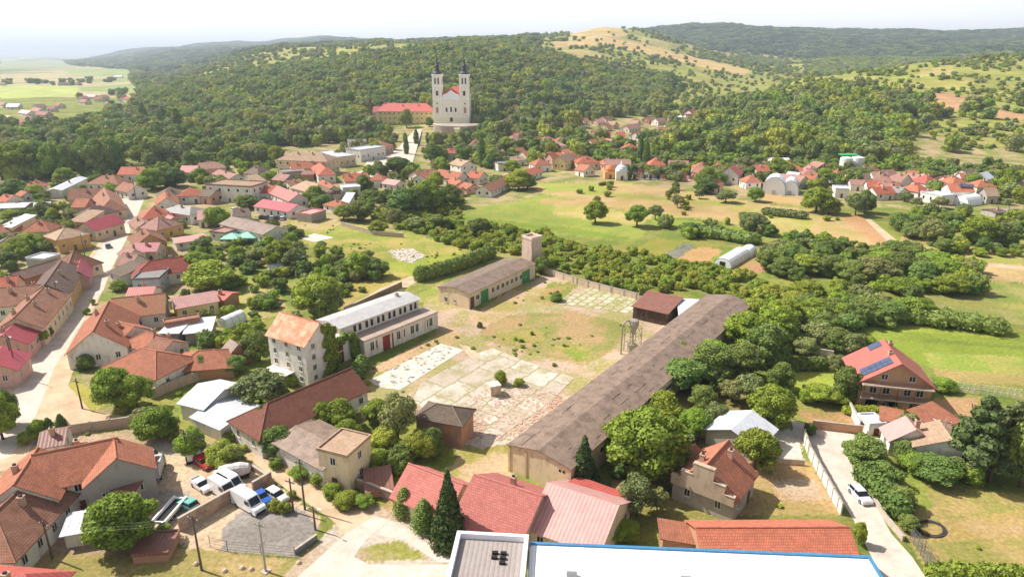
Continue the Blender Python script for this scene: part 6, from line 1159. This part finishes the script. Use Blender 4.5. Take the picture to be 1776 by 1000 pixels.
def instancer(name, pts, coll, kind='stuff'):
    n = len(pts); me = bpy.data.meshes.new(name); me.vertices.add(n); me.vertices.foreach_set('co', np.ascontiguousarray(pts[:, :3]).ravel().astype(np.float32))
    for nm, tp, arr in (('sc', 'FLOAT_VECTOR', pts[:, [3, 3, 4]]), ('rz', 'FLOAT', pts[:, 5])):
        a = me.attributes.new(nm, tp, 'POINT'); a.data.foreach_set('vector' if tp == 'FLOAT_VECTOR' else 'value', np.ascontiguousarray(arr).ravel().astype(np.float32))
    o = obj(name, me); o['kind'] = kind
    g = bpy.data.node_groups.new(name + '_nodes', 'GeometryNodeTree'); g.interface.new_socket('Geometry', in_out='INPUT', socket_type='NodeSocketGeometry'); g.interface.new_socket('Geometry', in_out='OUTPUT', socket_type='NodeSocketGeometry')
    n_ = g.nodes; l = g.links; i = n_.new('NodeGroupInput'); ou = n_.new('NodeGroupOutput'); iop = n_.new('GeometryNodeInstanceOnPoints'); ci = n_.new('GeometryNodeCollectionInfo')
    ci.inputs['Collection'].default_value = coll; ci.inputs['Separate Children'].default_value = True; ci.inputs['Reset Children'].default_value = True
    iop.inputs['Pick Instance'].default_value = True
    a1 = n_.new('GeometryNodeInputNamedAttribute'); a1.data_type = 'FLOAT_VECTOR'; a1.inputs['Name'].default_value = 'sc'; a2 = n_.new('GeometryNodeInputNamedAttribute'); a2.data_type = 'FLOAT'; a2.inputs['Name'].default_value = 'rz'
    cx = n_.new('ShaderNodeCombineXYZ'); l.new(a2.outputs['Attribute'], cx.inputs['Z']); e = n_.new('FunctionNodeEulerToRotation'); l.new(cx.outputs[0], e.inputs[0])
    l.new(i.outputs[0], iop.inputs['Points']); l.new(ci.outputs[0], iop.inputs['Instance']); l.new(a1.outputs['Attribute'], iop.inputs['Scale']); l.new(e.outputs[0], iop.inputs['Rotation']); l.new(iop.outputs[0], ou.inputs[0])
    md = o.modifiers.new('crowns', 'NODES'); md.node_group = g; return o
OPEN = [WP(p) for p, a, b in PAINT[5:17]]
def is_scrub(P):
    x = P[:, 0] + RNG.normal(0, 8, len(P)); y = P[:, 1] + RNG.normal(0, 18, len(P)); u = x / y
    k = (u > .22) & (y > 700 - 60 * np.clip((u - .45) * 5, 0, 1)) & (y < 1500) & ((y > 760) | (u > .3)) | ((u > .6) & (y > 470) & (y < 600)) | ((u > .56) & (y > 620) & (y < 1500))
    k |= (u > .03) & (u < .42) & (y > 1200) & (y < 2700)
    k |= (u < -.08) & (u > -.52) & (y > 1120) & (y < 2300)
    k |= (u > .54) & (u < .62) & (y < 560)
    return k
def free(x, y, pad=1.5):
    for cx, cy, ca, sa, a, b in FOOT:
        dx, dy = x - cx, y - cy
        if abs(dx * ca + dy * sa) < a + pad and abs(-dx * sa + dy * ca) < b + pad: return False
    return True
def filt(P, pad=1.5, roads=True, trees=False):
    k = np.ones(len(P), bool)
    for cx, cy, ca, sa, a, b in FOOT + [(G(783,211,9).x, G(783,211,9).y + 20, 1, 0, 20, 32), (G(705,219,2).x, G(705,219,2).y + 10, 1, 0, 36, 26)]:
        dx, dy = P[:, 0] - cx, P[:, 1] - cy; k &= ~((np.abs(dx * ca + dy * sa) < a + pad) & (np.abs(-dx * sa + dy * ca) < b + pad))
    if roads:
        for r in ROADS: k &= ~inpoly(P[:, 0], P[:, 1], r)
    return P[k]
# wooded hills
def hill_points():
    out = []
    Y0 = 430
    while Y0 < 5200:
        s = max(7.6, Y0 * .0085); Y1 = Y0 * 1.06; xm = Y1 * 1.02; n = int(2 * xm * (Y1 - Y0) / s ** 2 * 1.15)
        x = RNG.uniform(-xm, xm, n); y = RNG.uniform(Y0, Y1, n); out.append(np.stack([x, y, np.full(n, s)], 1)); Y0 = Y1
    P = np.concatenate(out); z = hgt(P[:, 0], P[:, 1]); return np.column_stack([P[:, :2], z, P[:, 2]])
P = hill_points(); P = P[P[:, 2] > 1.2]
for pix in ([(640,262),(650,214),(700,212),(830,206),(836,262)], [(1395,304),(1420,290),(1776,298),(1776,330),(1400,330)]): P = P[~inpoly(P[:, 0], P[:, 1], WP(pix))]
_w = WP([(835,262),(835,222),(870,198),(960,186),(1040,182),(1110,196),(1120,236),(1050,268)]); P = P[~(inpoly(P[:, 0], P[:, 1], _w) & (RNG.uniform(size=len(P)) < .72))]
_v = WP([(1000,252),(1012,238),(1085,216),(1105,197),(1222,184),(1222,206),(1185,226),(1125,240),(1060,252)]); P = P[~(inpoly(P[:, 0], P[:, 1], _v) & (RNG.uniform(size=len(P)) < .8))]
for W in OPEN: P = P[~(inpoly(P[:, 0], P[:, 1], W) & (RNG.uniform(size=len(P)) < .94))]
# keep only what any nearby viewpoint could see: slopes hidden far behind a crest are skipped
dx, dy = P[:, 0], P[:, 1]; vis = np.ones(len(P), bool)
for t in np.linspace(.3, .97, 26): hh = hgt(dx * t, dy * t); vis &= (CAMH + (P[:, 2] + 14 - CAMH) * t) > hh - 2
P = P[vis]
clump = np.sin(P[:, 0] / 37 + 2 * np.sin(P[:, 1] / 61)) * np.sin(P[:, 1] / 43 + 1.7 * np.sin(P[:, 0] / 71)) + RNG.normal(0, .35, len(P))
u = P[:, 0] / P[:, 1]; Y = P[:, 1]
scrub = is_scrub(P)
dens = np.where(scrub, .36 + .42 * clump, .97); dens = np.where(scrub & (u > .22) & (Y < 1500), .2 + .35 * clump, dens); P = P[RNG.uniform(size=len(P)) < dens]; P = filt(P, 2.0)
u = P[:, 0] / P[:, 1]; Y = P[:, 1]
scrub = is_scrub(P)
def pack(P, wmin, wmax, hmin, hmax, sc=None):
    n = len(P); w = P[:, 3] * RNG.uniform(wmin, wmax, n); h = np.clip(w, 0, 15) * RNG.uniform(hmin, hmax, n)
    return np.column_stack([P[:, :3] - np.array([0, 0, .3]), w, h, RNG.uniform(0, 6.28, n)])
CW_ = proto_collection('wood', ['d', 'o', 'r', 'o', 'd', 'y']); CS_ = proto_collection('scrub', ['r', 'y', 'o', 'd']); CB_ = proto_collection('brush', ['r', 'd', 'o', 'r', 'd']); CO_ = proto_collection('orchard', ['r', 'y', 'r', 'y'])
CF_ = proto_collection('far', ['k', 'k', 'd'])
Pw = P[~scrub]; pw = pack(Pw[Pw[:, 1] < 2300], 1.1, 2.1, .65, 1.15); instancer('wooded_hillside', pw, CW_); instancer('distant_woods', pack(Pw[Pw[:, 1] >= 2300], 1.2, 2.2, .8, 1.3), CF_)
ps = pack(P[scrub], .42, .95, .55, .9); instancer('hill_scrub', ps, CS_)
def zone(polys, spacing, wmin, wmax, hmin, hmax, name, coll, jit=1.0, pad=.6, frac=1.0, rows=None):
    out = []
    for pix in polys:
        W = WP(pix); xs = [p[0] for p in W]; ys = [p[1] for p in W]; A = (max(xs) - min(xs)) * (max(ys) - min(ys)); n = int(A / spacing ** 2)
        q = np.column_stack([RNG.uniform(min(xs), max(xs), n), RNG.uniform(min(ys), max(ys), n)]); q = q[inpoly(q[:, 0], q[:, 1], W)]; out.append(q)
    q = np.concatenate(out); cl = np.sin(q[:, 0] / 9 + 2 * np.sin(q[:, 1] / 17)) * np.sin(q[:, 1] / 11 + 1.7 * np.sin(q[:, 0] / 19)); q = q[(cl * .5 + .5 + RNG.normal(0, .2, len(q))) > (1 - frac)]
    if rows:
        A, B = G(*rows[0]), G(*rows[1]); d = (B - A).normalized(); v = -q[:, 0] * d.y + q[:, 1] * d.x; q = q[np.abs((v / rows[2]) % 1 - .5) < .2]
    q = filt(q, pad); z = hgt(q[:, 0], q[:, 1]); n = len(q); w = spacing * RNG.uniform(wmin, wmax, n)
    return instancer(name, np.column_stack([q, z - .1, w, w * RNG.uniform(hmin, hmax, n), RNG.uniform(0, 6.28, n)]), coll)
zone([[(0,228),(60,232),(130,222),(220,195),(330,175),(460,200),(640,215),(640,235),(600,240),(500,234),(500,250),(480,262),(380,262),(330,255),(320,285),(250,290),(210,275),(200,300),(120,312),(0,320)],
      [(470,255),(640,225),(640,240),(600,246),(490,262)], [(1110,258),(1160,240),(1200,235),(1190,262),(1130,270)], [(1130,264),(1330,258),(1560,258),(1560,290),(1400,284),(1250,274),(1130,270)]], 8.5, 1.0, 1.7, .7, 1.2, 'valley_woodland', CW_, frac=.8)
zone([[(640,378),(700,352),(800,345),(805,386),(860,398),(940,405),(1000,430),(1100,436),(1150,450),(1230,470),(1290,478),(1340,500),(1450,520),(1430,545),(1330,540),(1200,505),(1110,512),(1000,485),(948,468),(940,448),(860,440),(800,430),(700,402)]], 1.7, 1.3, 2.3, .65, .95, 'orchard_thicket', CO_, frac=.97, rows=((700,372),(1400,512),4.6))
zone([[(1320,440),(1420,428),(1560,430),(1690,470),(1690,512),(1600,508),(1480,500),(1340,485)], [(1370,525),(1470,508),(1600,522),(1620,560),(1500,568),(1480,590),(1400,610),(1340,590)], [(1130,388),(1200,395),(1330,410),(1470,428),(1330,432),(1200,416),(1120,405)],
      [(1520,385),(1600,372),(1776,378),(1776,448),(1640,436),(1570,410)], [(640,365),(700,350),(720,372),(660,395)]], 4.2, .9, 1.6, .6, .95, 'hedgerow_thicket', CB_, frac=.6)
zone([[(1060,700),(1110,660),(1250,560),(1300,520),(1380,560),(1370,700),(1300,700),(1250,700),(1200,760),(1190,820),(1060,830)], [(640,690),(700,720),(735,760),(760,800),(720,830),(640,800),(600,740)], [(470,760),(500,790),(560,850),(640,890),(620,830),(540,820)],
      [(640,850),(700,890),(770,930),(680,900)], [(1560,780),(1680,790),(1700,850),(1600,825)]], 3.4, .7, 1.3, .6, .95, 'undergrowth', CB_, frac=.55, pad=1.6)
zone([[(330,560),(300,470),(330,430),(450,400),(520,400),(600,460),(640,440),(660,480),(590,540),(560,560),(470,560),(420,640),(330,600)], [(0,330),(200,330),(200,400),(0,520)], [(240,400),(320,370),(400,400),(330,440)]], 4.6, .5, 1.2, .6, 1.0, 'garden_bushes', CB_, frac=.6, pad=1.8)
zone([[(700,300),(1000,262),(1050,300),(1320,330),(1450,330),(1776,360),(1776,300),(1500,280),(1120,262),(1000,235),(840,225),(830,300)]], 7, .6, 1.3, .6, 1.0, 'village_greenery', CB_, frac=.78, pad=1.8)
zone([[(380,335),(720,300),(760,320),(700,350),(620,380),(520,370)], [(0,330),(60,330),(200,290),(350,270),(480,270),(500,300),(380,330),(200,330)]], 6, .5, 1.1, .6, 1.0, 'village_greenery', CB_, frac=.6, pad=1.8)
zone([[(0,640),(0,900),(300,960),(560,900),(480,760),(330,640),(200,620)]], 6, .15, .4, .6, 1.0, 'weeds', CO_, frac=.5); zone([[(600,650),(770,585),(950,480),(1110,515),(1120,600),(900,770),(800,840),(700,780)]], 3.0, .12, .42, .4, .8, 'weeds', CO_, frac=.3)
zone([[(1540,820),(1776,860),(1776,1000),(1620,1000)], [(1290,800),(1400,800),(1450,890),(1270,890)], [(500,380),(640,395),(800,430),(790,455),(640,460),(520,420)]], 3.6, .12, .35, .4, .8, 'weeds', CO_, frac=.35)
zone([[(940,320),(1060,320),(1300,355),(1480,380),(1500,420),(1330,400),(1130,372)]], 9, .2, .45, .6, 1.0, 'weeds', CO_, frac=.35)
zone([[(590,262),(650,235),(690,232),(690,262),(620,285)], [(725,262),(760,240),(850,244),(1000,232),(1050,250),(1000,285),(860,292),(760,285)], [(300,262),(480,262),(500,285),(330,292)]], 8, .8, 1.4, .7, 1.1, 'village_greenery', CW_, frac=.5, pad=2)
# tree clumps out on the plain
x = RNG.uniform(-3400, 300, 5000); y = RNG.uniform(800, 5200, 5000); m_ = (np.abs(x / y + .55) < .42) & (hgt(x, y) < 1.5) & ((np.sin(x / 140 + y / 500) * np.sin(y / 210 + np.sin(x / 300)) + RNG.normal(0, .15, 5000)) > .38); q = np.column_stack([x, y, hgt(x, y), np.maximum(8, y * .006)])[m_]
for W in [WP(p) for p, a, b in PAINT[:5]]: q = q[~inpoly(q[:, 0], q[:, 1], W)]
instancer('plain_tree_belts', pack(q, 1.2, 2.2, .5, .9), CW_)
# ------------------------------------------------------------------ labels: each thing against its nearest landmark
LM = [('the church',783,150),('the monastery',705,200),('the white mill',515,610),('the very long warehouse',1090,650),('the square tower',921,430),('the gated shed',845,490),('the white clerestory hall',670,560),('the solar panel house',1545,640),('the arcaded school',530,265),
 ('the white panel van',433,872),('the arched white tents',1350,328),('the cemetery',1150,303),('the flat roofed white block',410,330),('the blue edged hall',1230,970),('the tallest spruce',780,880),('the rusty open shed',1145,525),('the steel hopper',1095,590),('the crimson street roof',170,378),
 ('the long tiled hall',535,680),('the long polytunnel',1268,450),('the tyre ring',1615,915),('the derelict cube',598,780),('the white workshop',370,700),('the huge walnut',210,890),('the white silos',1475,288),('the old grey gabled house',1240,810),('the long orange barn',1345,920),('the turquoise tents',420,418),
 ('the grass triangle',150,690),('the mossy roofed house',240,530),('the barrack block',50,224),('the far plain edge',70,160),('the plateau village',700,80),('the street end',232,340),('the ochre gabled house',95,470),('the church terrace',786,232),('the white gabled house',803,280),('the ploughed strip',1510,400),
 ('the left hill foot',330,250),('the valley end',1200,195),('the right hill foot',1600,300),('the brown garden beds',1435,725),('the trimmed dark hedge',1400,640),('the white barn',1285,725),('the dry field trees',1105,370),('the white arcaded hall',635,265),('the three pink roofs',880,860),('the long orange row',885,300),
 ('the red long street house',270,450),('the green field corner',1650,600),('the tall pines',1700,760),('the ivy hedge wall',800,465),('the left tree belt',100,290),('the gravel lot',470,920)]
cand = {}
for T_ in THINGS:
    o, d, x, y, fx = T_
    if fx: continue
    best = min([l for l in LM if l[0] not in d], key=lambda l: (l[1] - x) ** 2 + ((l[2] - y) * 1.6) ** 2); dx, dy = x - best[1], y - best[2]; ds = math.hypot(dx, dy)
    if abs(dx) > abs(dy) * 1.2: rel = 'right of' if dx > 0 else 'left of'
    else: rel = 'in front of' if dy > 0 else 'behind'
    near = 'just ' if ds < 38 else ('well ' if ds > 110 else '')
    cand.setdefault(f'{d} {near}{rel} {best[0]}', []).append(T_)
ORD = ['leftmost', 'second', 'third', 'fourth', 'fifth', 'sixth', 'seventh', 'eighth', 'ninth', 'tenth', 'eleventh', 'twelfth']
for k, L_ in cand.items():
    if len(L_) == 1: lab = [k]
    else:
        L_.sort(key=lambda t: t[2]); n = len(L_)
        if n == 2: lab = ['left one: ' + k, 'right one: ' + k]
        else: lab = [(ORD[i] if i == 0 else 'rightmost' if i == n - 1 else ORD[i] + ' from left') + ': ' + k if i < 12 else f'number {i + 1} from left: ' + k for i in range(n)]
    for t, s in zip(L_, lab): t[0]['label'] = ' '.join(s.replace(': ', ' ').split()[:16])
seen = {}
for T_ in THINGS: seen.setdefault(T_[0]['label'], []).append(T_[0])
dup_ = {k: v for k, v in seen.items() if len(v) > 1}
print("things", len(THINGS)); 

# ------------------------------------------------------------------ haze: one closed box of even air
hz = MB().box(-40000, -400, -1.2, 40000, 62000, 330).build('haze', None); hz.data.materials.clear(); hm = bpy.data.materials.new('haze_air'); hm.use_nodes = True
for n_ in list(hm.node_tree.nodes): 
    if n_.type == 'BSDF_PRINCIPLED': hm.node_tree.nodes.remove(n_)
pv = hm.node_tree.nodes.new('ShaderNodeVolumePrincipled'); pv.inputs['Color'].default_value = (.76, .87, 1, 1); pv.inputs['Density'].default_value = 1.3e-4; pv.inputs['Anisotropy'].default_value = .2
hm.node_tree.links.new(pv.outputs[0], hm.node_tree.nodes['Material Output'].inputs['Volume']); hz.data.materials.append(hm); hz['kind'] = 'stuff'
